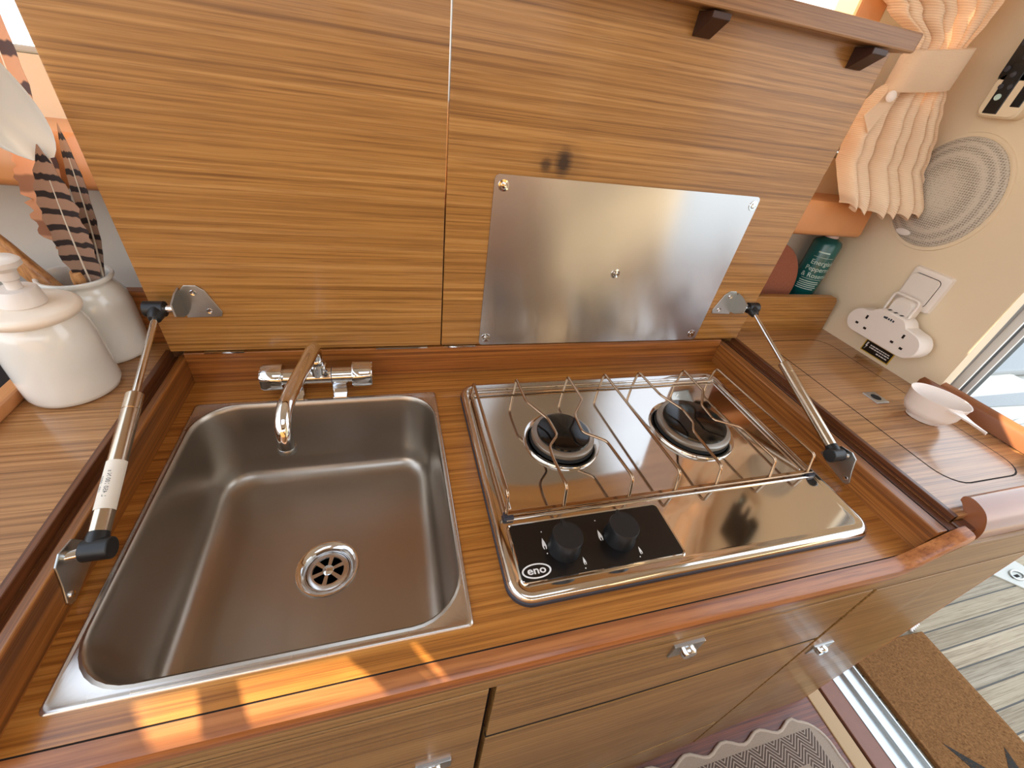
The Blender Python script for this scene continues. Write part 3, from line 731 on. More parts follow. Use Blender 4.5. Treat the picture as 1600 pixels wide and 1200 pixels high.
# ================================================================== GAS STRUTS
def strut(name, label, wall_x, s_, low, top, sticker):
    t = thing(name, low, label, 'gas strut')
    lo, hi = Vector(low), Vector(top); d = (hi - lo).normalized(); Ln = (hi - lo).length
    a = lo + d * .018; b = lo + d * (.018 + (Ln - .03) * .565)
    build('cylinder', G().tube([a, b - d * .026, b - d * .0255, b - d * .0245, b - d * .024, b - d * .001, b], [.0098, .0098, .0092, .0092, .0098, .0098, .0088], 24), 'strut', t, smooth=40)
    build('piston_rod', G().tube([b, hi - d * .010], .0042, 16), 'chrome', t, smooth=60)
    for p, sg, q in ((lo, 1, s_), (hi, -1, -s_)):
        g = G().tube([p - Vector((q * .014, 0, 0)) * -1 * (1 if sg > 0 else -1) * 0 + Vector((-q * .010, 0, 0)), p + Vector((q * .016, 0, 0))], .0118, 20)
        g.tube([p, p + d * sg * .012, p + d * sg * .022], [.0105, .0105, .0088 if sg > 0 else .0075], 20)
        build('end_socket', g, 'black_plastic', t, smooth=40, bevel=.001)
    # lower plate on the upstand
    x = wall_x
    P = [(low[1] - .036, .006), (low[1] - .030, .003), (low[1] + .012, .012), (low[1] + .030, .018), (low[1] + .028, .024), (low[1] + .010, .056), (low[1] - .010, .060), (low[1] - .022, .054), (low[1] - .030, .030), (low[1] - .038, .012)]
    pt = build('lower_plate', G().prism(P, 'X', x, x + s_ * .0022), 'alu_plain', t, bevel=.0008, label='steel mounting plate')
    for y, z in ((low[1] - .029, .014), (low[1] + .020, .023)):
        build('screw', G().lathe([(0, 0), (.0042, 0), (.0035, .0018), (0, .0024)], (x + s_ * .002, y, z), 16, (s_, 0, 0)), 'chrome', pt, smooth=40)
    build('ball_stud', G().tube([(x, low[1] - .006, low[2] + .002), (low[0], low[1], low[2])], .0058, 16), 'chrome', pt, smooth=60)
    # upper bracket on the lid
    u0 = top[0] + s_ * .022; v0 = top[2] - HZ - .003
    vs_ = [(u0, v0 - .030), (u0 + s_ * .048, v0 - .028), (u0 + s_ * .051, v0 - .020), (u0 + s_ * .036, v0 + .018), (u0 + s_ * .026, v0 + .026), (u0 + s_ * .010, v0 + .026), (u0, v0 + .014)]
    up = build('lid_bracket', G().loft([[LP(u, v, h) for u, v in vs_] for h in (.0002, .0024)], True, True), 'alu_plain', t, bevel=.0006, label='polished lid bracket')
    g = G().loft([[LP(u0 + s_ * o_, v, h) for v, h in ((v0 - .024, .001), (v0 - .020, .018), (v0 - .008, .038), (v0 + .012, .038), (v0 + .020, .016), (v0 + .022, .001))] for o_ in (0, .0024)], True, True)
    build('bracket_tab', g, 'alu_plain', up)
    for o_, dv in ((.034, -.018), (.020, .014)):
        build('screw', G().lathe([(0, 0), (.005, 0), (.004, .0016), (.0012, .0008), (0, .001)], LP(u0 + s_ * o_, v0 + dv, .0022), 16, (0, -1, 0)), 'chrome', up, smooth=40)
    build('ball_stud', G().tube([Vector((u0, hi.y, hi.z)), hi], .0055, 16), 'chrome', up, smooth=60)
    if sticker:
        # paper sticker wrapped round the tube with two lines of print
        p0 = a + d * .024; p1 = a + d * .083
        vv = (Vector((.2803, -.177, .5118)) - p0).normalized(); n_ = (vv - d * vv.dot(d)).normalized(); sd = d.cross(n_)
        def W(al, ang_, r=.0101): return p0 + d * al + (n_ * math.cos(ang_) + sd * math.sin(ang_)) * r
        g = G(); LL = (p1 - p0).length
        g.loft([[W(al, -1.75 + 3.0 * k / 16) for k in range(17)] for al in (0, LL)], closed=False)
        stk = build('sticker', g, 'sticker', t, smooth=60, label='white paper sticker')
        build('sticker_print', text_geo('L 450 100 N s', .0062, lambda X_, Y_: W(LL * .5 + X_ * .9, -.45 + Y_ / .0101, .01025)), 'print_dark', stk)
        build('sticker_print', text_geo('150 | 0850', .0050, lambda X_, Y_: W(LL * .5 + X_ * .9, -1.15 + Y_ / .0101, .01025)), 'print_dark', stk)
    return t
strut('gas_strut', 'left gas strut with paper sticker holding up the sink lid', LX0, 1, (-.040, .163, .046), (-.0560, .491, .1625), True)
strut('gas_strut', 'right gas strut without sticker holding up the hob lid', LX1, -1, (1.026, .163, .046), (1.0460, .491, .1640), False)

# ================================================================== LEFT: JARS, UTENSILS
J1 = (-.168, .437); J2 = (-.164, .5375)
j1 = thing('soap_dispenser', (J1[0], J1[1], HZ), 'white ceramic pump soap dispenser nearest the sink', 'soap dispenser')
build('body', G().lathe([(0, 0), (.046, 0), (.0505, .003), (.0525, .010), (.0525, .030), (.0515, .088), (.0490, .104), (.0440, .118), (.040, .124), (0, .124)], (*J1, HZ), 48), 'ceramic', j1, smooth=60)
build('lid', G().lathe([(0, .120), (.0455, .120), (.0500, .123), (.0520, .128), (.0510, .132), (.0465, .135), (.030, .1365), (0, .137)], (*J1, HZ), 48), 'ceramic_lid', j1, smooth=50)
pm = build('pump', G().lathe([(0, .1365), (.0215, .1365), (.0225, .138), (.0200, .156), (.0185, .1575), (0, .1575)], (*J1, HZ), 36), 'white_plastic', j1, smooth=40)
build('pump_stem', G().lathe([(0, .157), (.0075, .157), (.0075, .168), (.0100, .170), (.0105, .180), (.014, .1835), (.0190, .187), (.0190, .193), (.015, .1965), (0, .197)], (*J1, HZ), 32), 'white_plastic', pm, smooth=40)
build('nozzle', G().tube([(J1[0], J1[1], HZ + .190), (J1[0] - .03, J1[1] - .008, HZ + .190), (J1[0] - .042, J1[1] - .011, HZ + .186)], [.0075, .006, .005], 16), 'white_plastic', pm, smooth=50)
j2 = thing('utensil_jar', (J2[0], J2[1], HZ), 'white ceramic utensil jar behind the soap dispenser', 'jar')
build('body', G().lathe([(0, 0), (.046, 0), (.0500, .003), (.0520, .009), (.0520, .084), (.0495, .100), (.0430, .112), (.0390, .118), (.0388, .122), (.0425, .1250), (.0445, .1285), (.0435, .132), (.0405, .1325), (.0380, .130), (.0372, .121), (.0385, .111), (.045, .094), (.047, .084), (.047, .012), (0, .012)], (*J2, HZ), 48), 'ceramic', j2, smooth=60)
def blade(name, label, cat, p0, p1, width, mat, curl=.0, prof=None, quill=True, side=(1, 0, 0), n=22, thick=.0008, group=None, notch=0):
    p0, p1 = Vector(p0), Vector(p1); d = (p1 - p0); sd = Vector(side); sd = (sd - d.normalized() * sd.dot(d.normalized())).normalized(); nn = d.normalized().cross(sd)
    t = thing(name, p0, label, cat, group=group)
    g = G(); loops = []; uvs = []; K = 9
    for i in range(n + 1):
        s_ = i / n; c = p0 + d * s_ + sd * curl * math.sin(s_ * PI) * 1 + sd * curl * s_ * s_
        wd = width * prof(s_)
        row = []
        for k in range(K):
            q = -1 + 2 * k / (K - 1); wob = 1 + notch * (random.random() - .5) * (abs(q) > .8)
            row.append(c + sd * wd * q * wob + nn * (-.18 * wd * q * q) + nn * .0)
            uvs.append((q * .5 + .5, s_))
        loops.append(row)
    nv = len(loops) * K
    loops2 = [[p + nn * thick for p in r] for r in loops]
    gg = G().loft(loops, closed=False); gg.loft(loops2, closed=False)
    k0 = len(loops) * K
    for i in range(n):
        gg.f.append((i * K, (i + 1) * K, k0 + (i + 1) * K, k0 + i * K)); gg.f.append((i * K + K - 1, k0 + i * K + K - 1, k0 + (i + 1) * K + K - 1, (i + 1) * K + K - 1))
    uv2 = uvs + uvs
    build('vane', gg, mat, t, smooth=80, uv=lambda p, i: uv2[i])
    if quill:
        build('quill', G().tube([p0 - d * .12] + [r[K // 2] + nn * .0004 for r in loops[:-2:3]], [.0018] + [.0016 * (1 - .8 * i / 8) for i in range(len(loops[:-2:3]))], 8), 'quill', t, smooth=60)
    return t
fp = lambda s_: max(.03, min(1, (s_ / .33) ** .9 if s_ > 0 else .03) * (1 - max(0, (s_ - .55) / .45) ** 2.2))
FS = 'pheasant feathers in the jar'
blade('feather', 'broad barred feather standing foremost in the utensil jar', 'feather', (-.1470, .532, .150), (-.1030, .492, .374), .0190, 'feather', -.003, fp, True, (1, .15, 0), notch=.25, group=FS)
blade('feather', 'narrow dark-barred feather along the right edge of the jar', 'feather', (-.1310, .535, .18), (-.1045, .535, .392), .0085, 'feather', .004, fp, True, (1, .1, 0), notch=.15, group=FS)
blade('feather', 'frayed orange feather leaning left behind the spoon', 'feather', (-.156, .545, .17), (-.150, .556, .392), .0165, 'feather_red', -.006, fp, True, (1, .2, .2), n=44, notch=.7, group=FS)
blade('feather', 'tall russet feather rising to the top edge behind the spoon', 'feather', (-.163, .558, .20), (-.140, .588, .58), .0175, 'feather_tall', .0, fp, True, (1, 0, 0), notch=.2, group=FS)
# white serving spoon
ws = thing('serving_spoon', (-.150, .530, .09), 'large white plastic spoon standing in the utensil jar', 'spoon')
hp = [Vector((-.160, .555, .085)), Vector((-.140, .542, .20)), Vector((-.118, .512, .325)), Vector((-.110, .500, .365))]
build('handle', G().tube(smooth_path(hp, 5), [.006] * 10 + [.0055] * 6, 12), 'ceramic', ws, smooth=60)
c0, c1 = Vector((-.109, .497, .358)), Vector((-.118, .470, .478)); d = c1 - c0; sd = Vector((1, .55, .05)); sd = (sd - d.normalized() * sd.dot(d.normalized())).normalized(); nn = d.normalized().cross(sd)
g = G(); rows = []; rows2 = []
for i in range(17):
    s_ = i / 16; wd = .033 * (math.sin(PI * min(1, (s_ * .93 + .035)) ** .85)) ** .7
    dp = .012 * math.sin(PI * s_)
    rows.append([c0 + d * s_ - sd * .008 * math.sin(PI * s_) + sd * wd * math.sin(a) + nn * (dp * (math.cos(a) - .2)) for a in [(-PI / 2 + PI * k / 12) for k in range(13)]])
    rows2.append([p + nn * .0022 for p in rows[-1]])
g.loft(rows, closed=False); g.loft(rows2, closed=False)
K = 13; k0 = 17 * K
for i in range(16):
    g.f.append((i * K, (i + 1) * K, k0 + (i + 1) * K, k0 + i * K)); g.f.append((i * K + K - 1, k0 + i * K + K - 1, k0 + (i + 1) * K + K - 1, (i + 1) * K + K - 1))
build('spoon_bowl', g, 'ceramic', ws, smooth=80)
# wooden handled utensil with white head
wu = thing('wooden_spatula', (-.18, .53, .10), 'wooden-handled spatula with white head leaning left in the jar', 'spatula')
a, b = Vector((-.155, .535, .090)), Vector((-.262, .528, .315))
dd = (b - a).normalized()
build('handle', G().tube([a, a + dd * .09, a + dd * .16, a + dd * .205], [.0105, .0125, .0125, .0105], 20), 'wood_spoon', wu, smooth=60)
build('head', G().tube([a + dd * .20, a + dd * .225, a + dd * .25, a + dd * .31], [.0115, .0125, .012, .017], 20), 'scoop', wu, smooth=60)
wk = thing('wooden_spoon', (-.15, .53, .09), 'short wooden stick lying against the front of the jar rim', 'utensil')
build('handle', G().tube([(-.170, .545, .085), (-.1515, .522, .196), (-.1500, .519, .206)], [.0085, .0080, .006], 16), 'wood_spoon', wk, smooth=60)

# ================================================================== RIGHT: NICHE, CURTAIN, BULKHEAD FITTINGS
bt = thing('spray_bottle', (1.352, .640, HZ), 'teal bottle with pale lettering in the niche under the shelf', 'bottle')
BC = (1.3525, .6400); BR = .0330
build('body', G().lathe([(0, 0), (BR - .003, 0), (BR, .004), (BR, .205), (BR - .003, .212), (.018, .219), (.014, .222), (0, .222)], (*BC, HZ), 40), 'bottle', bt, smooth=40)
build('cap', G().lathe([(0, .220), (.0155, .220), (.0155, .232), (.014, .234), (0, .234)], (*BC, HZ), 32), 'bottle_cap', bt, smooth=40)
def BW(x, z, r=BR + .0004, a0=-2.35):
    a = a0 + x / r; return (BC[0] + r * math.cos(a), BC[1] + r * math.sin(a), HZ + z)
for txt, sz, zc, xo in (('Energising', .0165, .162, .016), ('Peppermint', .0165, .1455, .016), ('& Rosemary', .0165, .1285, .016)):
    build('lettering', text_geo(txt, sz, lambda x, y, zc=zc, xo=xo: BW(x + xo, zc + y)), 'print_pale', bt)
for zc, xa, xb, hh in ((.1755, -.018, .030, .0008), (.1190, -.020, .030, .0008), (.1865, -.012, .014, .0030), (.1120, -.022, .026, .0020), (.1070, -.020, .028, .0020), (.1020, -.022, .024, .0020), (.0970, -.021, .027, .0020), (.0920, -.022, .022, .0020)):
    g = G().loft([[BW(xa + (xb - xa) * k / 12, zc + dz) for k in range(13)] for dz in (0, hh)], closed=False)
    build('label_rule', g, 'print_pale', bt)
ck = thing('cork_trivet', (1.21, .630, HZ), 'round reddish cork trivet leaning in the niche beside the bottle', 'trivet')
build('disc', G().lathe([(0, 0), (.098, 0), (.100, .002), (.100, .010), (.098, .012), (0, .012)], (1.186, .632, HZ + .104), 56, (-.10, -1, .16)), 'cork', ck, smooth=40)

# curtain: gathered drape, held by a band
ct = thing('curtain', (1.30, .60, .36), 'cream ribbed curtain gathered by a tie-back beside the speaker', 'curtain')
def cp(x): return .620 - (x - 1.2) * .317
rowsd = [(1.00, 1.02, 1.405, 0), (.90, 1.03, 1.39, 0), (.80, 1.06, 1.365, 0), (.721, 1.10, 1.343, 0), (.69, 1.17, 1.338, 0), (.652, 1.235, 1.328, 0), (.625, 1.243, 1.328, 0), (.598, 1.244, 1.338, 0), (.572, 1.222, 1.350, 0), (.546, 1.212, 1.362, 0), (.50, 1.213, 1.380, 0), (.464, 1.222, 1.392, 0), (.425, 1.224, 1.400, 0), (.395, 1.226, 1.402, 0), (.372, 1.235, 1.402, 1)]
NU = 110; verts = []; uvs = []
zz_ = [r[0] for r in rowsd]
def interp(z, k):
    for i in range(len(rowsd) - 1):
        if rowsd[i][0] >= z >= rowsd[i + 1][0]:
            t = (rowsd[i][0] - z) / (rowsd[i][0] - rowsd[i + 1][0]); t = t * t * (3 - 2 * t); return rowsd[i][k] * (1 - t) + rowsd[i + 1][k] * t
    return rowsd[-1][k]
NZ = 90; loops = []
for j in range(NZ + 1):
    z = 1.0 - (1.0 - .372) * j / NZ; a = interp(z, 1); b = interp(z, 2); row = []
    gath = min(1, abs(z - .612) / .10)
    for i in range(NU + 1):
        s_ = i / NU
        ph = s_ * 2 * PI * 6.2 + 1.1 * math.sin(s_ * 9) + .25 * math.sin(z * 6 + s_ * 3)
        am = (.006 + .015 * gath) * (.75 + .25 * math.sin(s_ * 17 + 1))
        fold = am * (1 - 2 * abs(math.sin(ph / 2)) ** .75)
        x = a + (b - a) * s_ - .0040 * math.sin(ph) * (b - a) / .18
        droop = 0
        if z < .40:
            droop = (.40 - z) / .028 * (.012 * math.sin(s_ * PI * 1.0 + .2) * -1 + .006 * math.sin(ph) + .004)
        zz2 = z + (droop if z < .40 else 0)
        if z < .44: zz2 -= (s_ < .35) * 0
        row.append((min(x, 1.4085), min(.685, cp(x) + fold) - .045 * min(1, max(0, (.45 - z) / .06)), zz2)); uvs.append((s_ * 1.2, z * 1.0 + .14 * 0))
    loops.append(row)
drape = build('drape', G().loft(loops, closed=False), 'curtain', ct, smooth=80, uv=lambda p, i: uvs[i] if i < len(uvs) else (0, 0))
# tie-back band wrapping from the window side to the bulkhead
g = G(); lo = []
bandp = [(1.262, .640, .598), (1.236, .618, .600), (1.232, .598, .604), (1.246, .582, .607), (1.275, .572, .611), (1.298, .560, .615), (1.318, .556, .619), (1.328, .566, .621), (1.332, .600, .623)]
bu = []
for p in smooth_path(bandp, 4):
    nrm = Vector((-.3, -1, 0)).normalized()
    lo.append([p + Vector((.004, 0, .033)), p + nrm * .003 + Vector((.002, 0, .031)), p + nrm * .003 + Vector((-.002, 0, -.031)), p + Vector((-.004, 0, -.033)), p - nrm * .001 + Vector((0, 0, -.031)), p - nrm * .001 + Vector((0, 0, .031))])
tie = build('tie_band', G().loft(lo, True, True), 'curtain', ct, smooth=60, uv=lambda p, i: (p.x * 1.2, p.z * 2.0))
build('tie_tail', G().loft([[(1.238 - .040 * t + .006 * math.sin(t * 3), .600 - .004 * t, .588 - .075 * t + .017), (1.256 - .034 * t, .594 - .006 * t, .585 - .080 * t), (1.256 - .034 * t, .597 - .006 * t, .584 - .080 * t), (1.238 - .040 * t + .006 * math.sin(t * 3), .603 - .004 * t, .588 - .075 * t + .017)] for t in [k / 8 for k in range(9)]], True, True), 'curtain', ct, smooth=60, uv=lambda p, i: (p.x, p.z * 2))
build('button', G().lathe([(0, 0), (.0085, 0), (.0095, .002), (.008, .004), (0, .0045)], (1.228, .588, .566), 24, (-.35, -1, .1)), 'scoop', ct, smooth=50)

# loudspeaker on the bulkhead
sc_, ry_, rz_ = (.4999, .4227), .0940, .1040
spk = thing('loudspeaker', (BX, sc_[0], sc_[1] - rz_), 'oval grey loudspeaker set in the cream bulkhead', 'speaker')
def ell(k, x, n=64):
    L_ = []
    for i in range(n):
        a = 2 * PI * i / n; p, q = (ry_ + k) * math.cos(a), (rz_ + k) * math.sin(a)
        L_.append((x, sc_[0] + p * .962 + q * .274, sc_[1] - p * .274 + q * .962))
    return L_
build('trim_ring', G().loft([ell(.009, BX), ell(.008, BX - .003), ell(.001, BX - .004), ell(-.001, BX - .002)]), 'cream', spk, smooth=60)
build('grille', G().loft([ell(.001, BX - .002), ell(0, BX - .006)] + [ell(-.0935 * t, BX - .006 - .012 * (1 - (1 - t) ** 3)) for t in (.02, .06, .12, .2, .3, .42, .56, .72, .9)], False, True), 'grille', spk, smooth=60)
build('badge', G().loft([[(BX - .0125 - dx, .522 + rr * .016 * math.cos(2 * PI * i / 24), .3375 + rr * .0065 * math.sin(2 * PI * i / 24)) for i in range(24)] for rr, dx in ((1, 0), (1, .003), (.7, .004))], False, True), 'white_plastic', spk, smooth=50, label='blank oval badge')

# wall socket plate and the plugged-in adaptor
wsx = thing('wall_socket', (BX, .42, .205), 'square cream wall socket plate above the adaptor', 'socket')
def yz(y0, y1, z0, z1, r): return rrect(y0, y1, z0, z1, r, 4)
build('plate', G().loft([[(BX, y, z) for y, z in yz(.378, .459, .204, .287, .005)], [(BX - .007, y, z) for y, z in yz(.380, .457, .206, .285, .006)], [(BX - .009, y, z) for y, z in yz(.384, .453, .210, .281, .006)]], False, True), 'white_plastic', wsx, smooth=30)
build('cover_gap', G().prism(yz(.3915, .4515, .2125, .2750, .010), 'X', BX - .0093, BX - .008), 'dark_gap', wsx)
build('hinged_cover', G().loft([[(BX - .0085, y, z) for y, z in yz(.3925, .4530, .2135, .2740, .009)], [(BX - .0115, y, z) for y, z in yz(.3935, .4520, .2145, .2730, .009)]], False, True), 'white_plastic', wsx, smooth=30)
ad = thing('plug_adaptor', (BX, .41, .12), 'white two-way plug adaptor plugged into the wall socket', 'adaptor')
AX = BX - .056
def stad(x, k=0):
    """stadium with a hump at the top centre"""
    y0, y1, z0, z1 = .3215 - k, .4930 + k, .1175 - k, .1745 + k; r = (z1 - z0) / 2; pts = []
    for i in range(13): a = -PI / 2 + PI * i / 12; pts.append((y1 - r + r * math.cos(a), (z0 + z1) / 2 + r * math.sin(a)))
    pts += [(.452, z1 + .004), (.443, z1 + .013), (.434, z1 + .0165), (.385, z1 + .0165), (.377, z1 + .012), (.369, z1 + .003)]
    for i in range(13): a = PI / 2 + PI * i / 12; pts.append((y0 + r + r * math.cos(a), (z0 + z1) / 2 + r * math.sin(a)))
    return [(x, y, z) for y, z in pts]
body = build('body', G().loft([stad(BX - .016), stad(AX + .003), stad(AX, -.002)], True, True), 'white_plastic', ad, smooth=30)
def slot(y, z, w_, h_): build('socket_slot', G().box(AX - .0006, AX + .002, y - w_ / 2, y + w_ / 2, z - h_ / 2, z + h_ / 2), 'dark_gap', body)
for yc in (.452, .363):
    slot(yc, .1605, .0045, .0085); slot(yc + .0125, .1395, .0068, .0048); slot(yc - .0105, .1365, .0068, .0048)
for i, wd in enumerate((.0050, .0032, .0034, .0032, .0036)):
    build('brand_print', G().box(AX - .0006, AX + .001, .4215 - i * .0052 - wd, .4215 - i * .0052, .1758, .1798 + .001 * (i % 2)), 'print_dark', body)
for i in range(3):
    build('vent_slit', G().box(AX + .010, AX + .026, .426 - i * .014, .430 - i * .014, .1905, .1918), 'dark_gap', body)
build('plug', G().loft([[(x, y, z) for y, z in yz(.392 + k, .440 - k, .155, .222 - k, .012)] for x, k in ((BX - .008, 0), (BX - .030, .0), (BX - .036, .004))], True, True), 'white_plastic', ad, smooth=30)
g = G().tube(round_path([(BX - .034, .445, .175), (BX - .034, .445, .228), (BX - .034, .389, .228), (BX - .034, .389, .170)], .009), .0028, 8)
build('pull_loop', g, 'white_plastic', ad, smooth=60)
wl = thing('warning_label', (BX, .417, .063), 'small black warning label with yellow edge under the adaptor', 'label')
def sk_(y, z): return (y, z)
build('border', G().box(BX - .0008, BX, .3800, .4530, .0700, .1000), 'yellow', wl)
build('face', G().box(BX - .0012, BX - .0006, .3825, .4505, .0722, .0978), 'black_panel', wl)
build('bolt_mark', G().prism([(.4465, .0945), (.4425, .0945), (.4450, .0870), (.4420, .0870), (.4465, .0755), (.4448, .0840), (.4475, .0840)], 'X', BX - .0015, BX - .001), 'print_white', wl)
for zc, ya, yb_ in ((.0905, .3880, .4370), (.0852, .3860, .4370), (.0790, .3880, .4150)):
    k = ya
    while k < yb_:
        wd = random.uniform(.003, .008); build('label_print', G().box(BX - .0015, BX - .001, k, min(yb_, k + wd), zc - .0012, zc + .0012), 'print_white', wl); k += wd + .0014

# remote control in its holder, upper right
rm = thing('remote_control', (BX, .505, .559), 'black and cream remote control in a wall holder, upper right', 'remote')
build('holder', G().loft([[(x, y, z) for y, z in yz(.4620 + k, .5310 - k, .5570 + k, .625 - k, .012)] for x, k in ((BX, 0), (BX - .022, 0), (BX - .026, .003))], False, True), 'cream', rm, smooth=30)
build('handset', G().loft([[(x, y, z) for y, z in yz(.4360 + k, .5330 - k, .612 + k, .75 - k, .008)] for x, k in ((BX - .004, 0), (BX - .023, 0), (BX - .026, .002))], False, True), 'black_panel', rm, smooth=30)
hs = build('handset_face', G().box(BX - .0272, BX - .024, .4945, .5185, .5625, .640), 'black_panel', rm, bevel=.001)
build('side_window', G().box(BX - .0272, BX - .024, .4665, .4820, .5755, .622), 'black_panel', rm, bevel=.001)
for y, z, r in ((.521, .588, .0055), (.508 + .004, .604, .0045), (.527, .604, .0045), (.520, .622, .005), (.503, .630, .005), (.535, .630, .005), (.520, .648, .005), (.498, .652, .005), (.535, .668, .005), (.512, .672, .005), (.485, .668, .005)):
    build('button', G().lathe([(0, 0), (r, 0), (r * .9, .0015), (0, .0018)], (BX - .0268, y - .0115, z), 16, (-1, 0, 0)), 'gasket' if z > .6 else 'print_pale', rm, smooth=40)

# white scoop on the right counter
sp_ = thing('measuring_scoop', (1.297, .213, HZ), 'white plastic scoop with pointed handle on the side counter', 'scoop')
c = Vector((1.297, .2125, HZ + .001)); n = 48
def sloop(r, z, sp, ex=1.):
    L_ = []
    for i in range(n):
        a = 2 * PI * i / n; rr = r * (1 + .10 * math.cos(2 * (a - 2.2)))
        L_.append(c + Vector((rr * math.cos(a), rr * math.sin(a), z)))
    return L_
build('cup', G().loft([sloop(.0005, 0, 0), sloop(.024, 0, 0), sloop(.0255, .001, 0), sloop(.026, .006, 0), sloop(.034, .012, 0), sloop(.040, .024, 0), sloop(.0435, .052, 0), sloop(.0445, .054, 0), sloop(.0425, .0535, 0), sloop(.0385, .024, 0), sloop(.031, .013, 0), sloop(.001, .009, 0)], False, False), 'scoop', sp_, smooth=50)
hd = Vector((-.30, -.95, 0)).normalized(); sdv = Vector((.95, -.30, 0))
base = c + hd * .040 + Vector((0, 0, .051)); pts = []
g = G().loft([[base + hd * t * .062 + sdv * w_ + Vector((0, 0, -.004 * (1 - abs(w_) / .02) * (1 - t) + .004 * t)), base + hd * t * .062 - sdv * w_ + Vector((0, 0, .004 * t)), base + hd * t * .062 - sdv * w_ + Vector((0, 0, -.003 + .004 * t)), base + hd * t * .062 + sdv * w_ + Vector((0, 0, -.006 + .004 * t))] for t, w_ in ((-.1, .016), (.15, .011), (.5, .0055), (.85, .002), (1, .0008))], True, True)
build('handle', g, 'scoop', sp_, smooth=30)
fl_ = build('flush_ring', G().lathe([(0, 0), (.0100, 0), (.0100, .0004), (0, .0004)], (1.253, .280, HZ + .0024), 28), 'black_hole', lt)

# ================================================================== FLOOR THINGS
rg = thing('rug', (1.0, -.3, FZ), 'grey herringbone rug with scalloped edge at the cabinet foot', 'rug')
x0, x1, y1, y0 = -.6, 1.345, -.058, -1.0
edge = []
per = .112
N_ = 120
for i in range(N_ + 1):
    x = x0 + (x1 - .07 - x0) * i / N_; edge.append((x, y1 + .0085 * math.sin(2 * PI * (x - 1.02) / per) - .012 + (-.01 if x < .9 else 0) * 0))
for k in range(1, 9):
    a = PI / 2 * (1 - k / 8); edge.append((x1 - .07 + .07 * math.cos(a), y1 - .082 + .07 * math.sin(a)))
for i in range(1, 60):
    y = y1 - .085 - i * .0155; edge.append((x1 + .007 * math.sin(2 * PI * (y - .02) / per) - .004, y))
edge += [(x1 - .05, y0), (x0, y0)]
build('base_weave', G().prism(edge, 'Z', FZ, FZ + .007), 'rug_plain', rg)
build('bound_edge', G().tube([(x, y, FZ + .006) for x, y in edge[:-2]], .0042, 8), 'rug_edge', rg, smooth=60)
build('herringbone_field', G().box(x0, x1 - .035, -.150, -.090, FZ + .006, FZ + .0076), 'rug', rg)
build('herringbone_field', G().box(x1 - .095, x1 - .035, y0, -.150, FZ + .006, FZ + .0076), 'rug', rg)
build('dark_border', G().box(x0, x1 - .108, -.166, -.162, FZ + .006, FZ + .0078), 'rug_dark', rg)
build('dark_border', G().box(x1 - .112, x1 - .108, y0, -.162, FZ + .006, FZ + .0078), 'rug_dark', rg)
mt = thing('doormat', (1.75, -.4, FZ - .012), 'brown coir doormat with dark star print outside the door', 'doormat')
mo = [(1.607, .045), (1.93, .035), (1.925, -.2), (1.90, -1.1), (1.607, -1.1)]
build('mat_base', G().prism(mo, 'Z', FZ - .012, FZ + .006), 'coir', mt, bevel=.003)
stc = (1.775, -.36)
star = []
for k in range(5):
    a = math.radians(124 - 67 * k if k < 3 else 124 + 67 * (5 - k)); r = (.19, .13, .19, .13, .13)[k]
    star.append((stc[0] + r * math.cos(a), stc[1] + r * math.sin(a))); a -= math.radians(33); star.append((stc[0] + .05 * math.cos(a), stc[1] + .05 * math.sin(a)))
build('star_print', G().prism(star, 'Z', FZ + .005, FZ + .0068), 'coir_star', mt)
# coir bristles (uncountable)
g = G()
for i in range(9000):
    x = random.uniform(1.612, 1.915); y = random.uniform(-.42, .034); h = random.uniform(.002, .005); a = random.uniform(0, 2 * PI); l = random.uniform(.004, .010)
    dx, dy = math.cos(a) * l, math.sin(a) * l
    g.add([(x, y, FZ + .0055), (x + .0008, y + .0006, FZ + .0055), (x + dx, y + dy, FZ + .006 + h)], [(0, 1, 2)])
    if i % 1 == 0: pass
bmat = 'coir'
fb = build('bristles', g, 'coir', mt, kind='stuff')
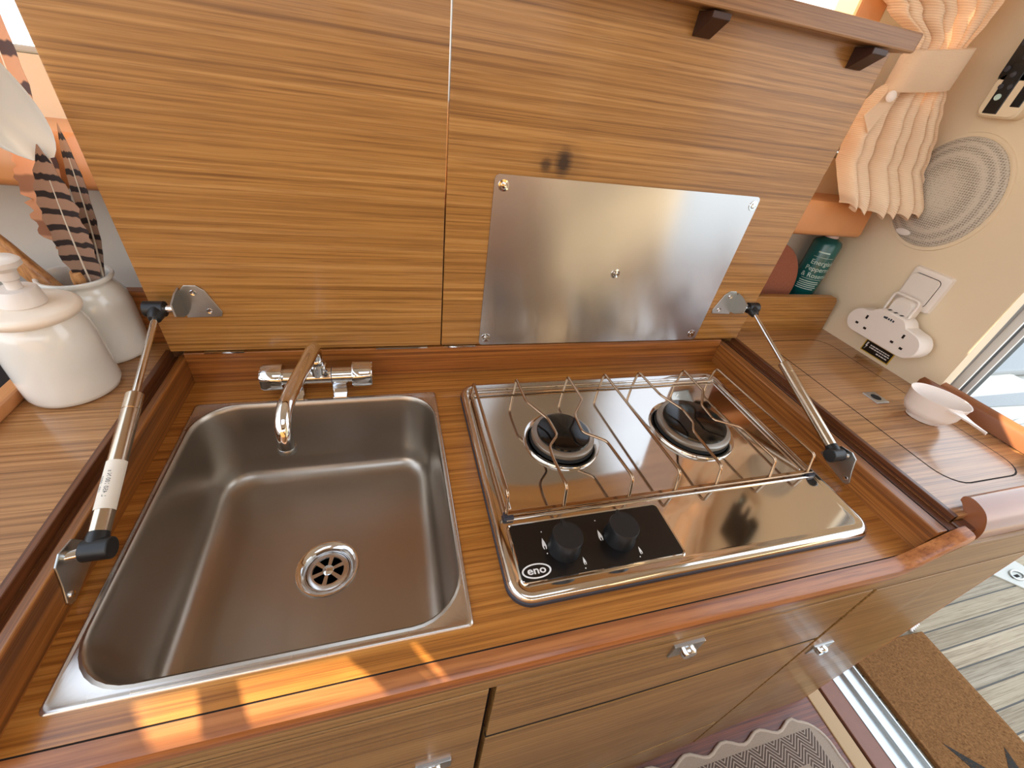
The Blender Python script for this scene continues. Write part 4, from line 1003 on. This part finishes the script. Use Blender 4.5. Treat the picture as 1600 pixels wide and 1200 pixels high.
# metal latch plate on the deck and a white rope end
dh = thing('deck_latch', (2.58, .14, FZ - .012), 'pale metal latch plate set on the teak deck', 'latch')
def dz(pts): return [(x, y) for x, y in pts]
build('plate', G().prism([(2.44, .185), (2.50, .215), (2.58, .165), (2.66, .175), (2.70, .10), (2.58, .045), (2.54, .085)], 'Z', FZ - .012, FZ - .006), 'white_grp', dh, bevel=.001)
build('lift_ring', G().tube([(2.59 + .03 * math.cos(a), .115 + .018 * math.sin(a), FZ - .003) for a in [2 * PI * k / 20 for k in range(20)]], .004, 8, closed=True), 'alu_plain', dh, smooth=60)
build('slot', G().box(2.555, 2.60, .108, .118, FZ - .0065, FZ - .0055), 'dark_gap', dh)
rp_ = thing('rope_end', (1.93, .05, FZ), 'white rope end lying at the corner of the doormat', 'rope')
for i in range(5):
    a = .25 * (i - 2)
    build('strand', G().tube([(1.925 + .012 * (i - 2), .042 + .003 * i, FZ - .004), (1.955 + .008 * (i - 2), .10 + .004 * i, FZ + .004), (1.985 + .002 * (i - 2), .175, FZ + .002)], [.004, .006, .005], 8), 'scoop', rp_, smooth=60)

# ================================================================== COCKPIT BEYOND THE DOOR
cs = thing('cockpit_bench', (2.3, .65, FZ), 'white moulded cockpit bench seen through the side door', 'bench')
build('locker', G().box(1.62, 3.4, .52, 1.3, FZ - .012, -.16), 'white_grp', cs, bevel=.02)
build('backrest', G().box(1.46, 3.4, 1.02, 1.3, -.16, .42), 'white_grp', cs, bevel=.03)  # extended to keep direct sun off the deck
build('seat_pad', G().box(1.80, 3.3, .56, 1.0, -.16, -.13), 'grey_grp', cs, bevel=.01)
cc = thing('cockpit_coaming', (1.8, .38, FZ), 'white gelcoat cockpit coaming with a cleat just outside the door', 'coaming')
build('moulding', G().prism([(1.62, .36), (1.70, .30), (2.3, .24), (2.3, .50), (1.62, .50)], 'Z', FZ - .012, -.085), 'white_grp', cc, bevel=.012)
build('nonslip_pad', G().prism([(1.66, .40), (1.72, .365), (2.25, .34), (2.25, .40)], 'Z', -.086, -.083), 'grey_grp', cc)
def CZp(x, y): return (x, y, -.0838)
g = G().loft([[(1.88 + k * .030 * math.cos(a), .296 + k * .013 * math.sin(a), -.0843) for a in [2 * PI * i / 4 for i in range(4)]] for k in (1, .75)])
build('diamond_mark', g, 'print_dark', cc)
build('diamond_centre', G().lathe([(.004, 0), (.007, 0), (.007, .0004), (.004, .0004)], (1.88, .296, -.0846), 20), 'print_dark', cc)
build('cleat', G().tube([(1.83, .268, -.066), (1.87, .270, -.060), (1.91, .272, -.060), (1.95, .274, -.066)], [.004, .008, .008, .004], 12), 'alu_plain', cc, smooth=60)
build('cleat_foot', G().lathe([(0, 0), (.014, 0), (.011, .02), (0, .022)], (1.89, .271, -.085), 16), 'alu_plain', cc, smooth=40)
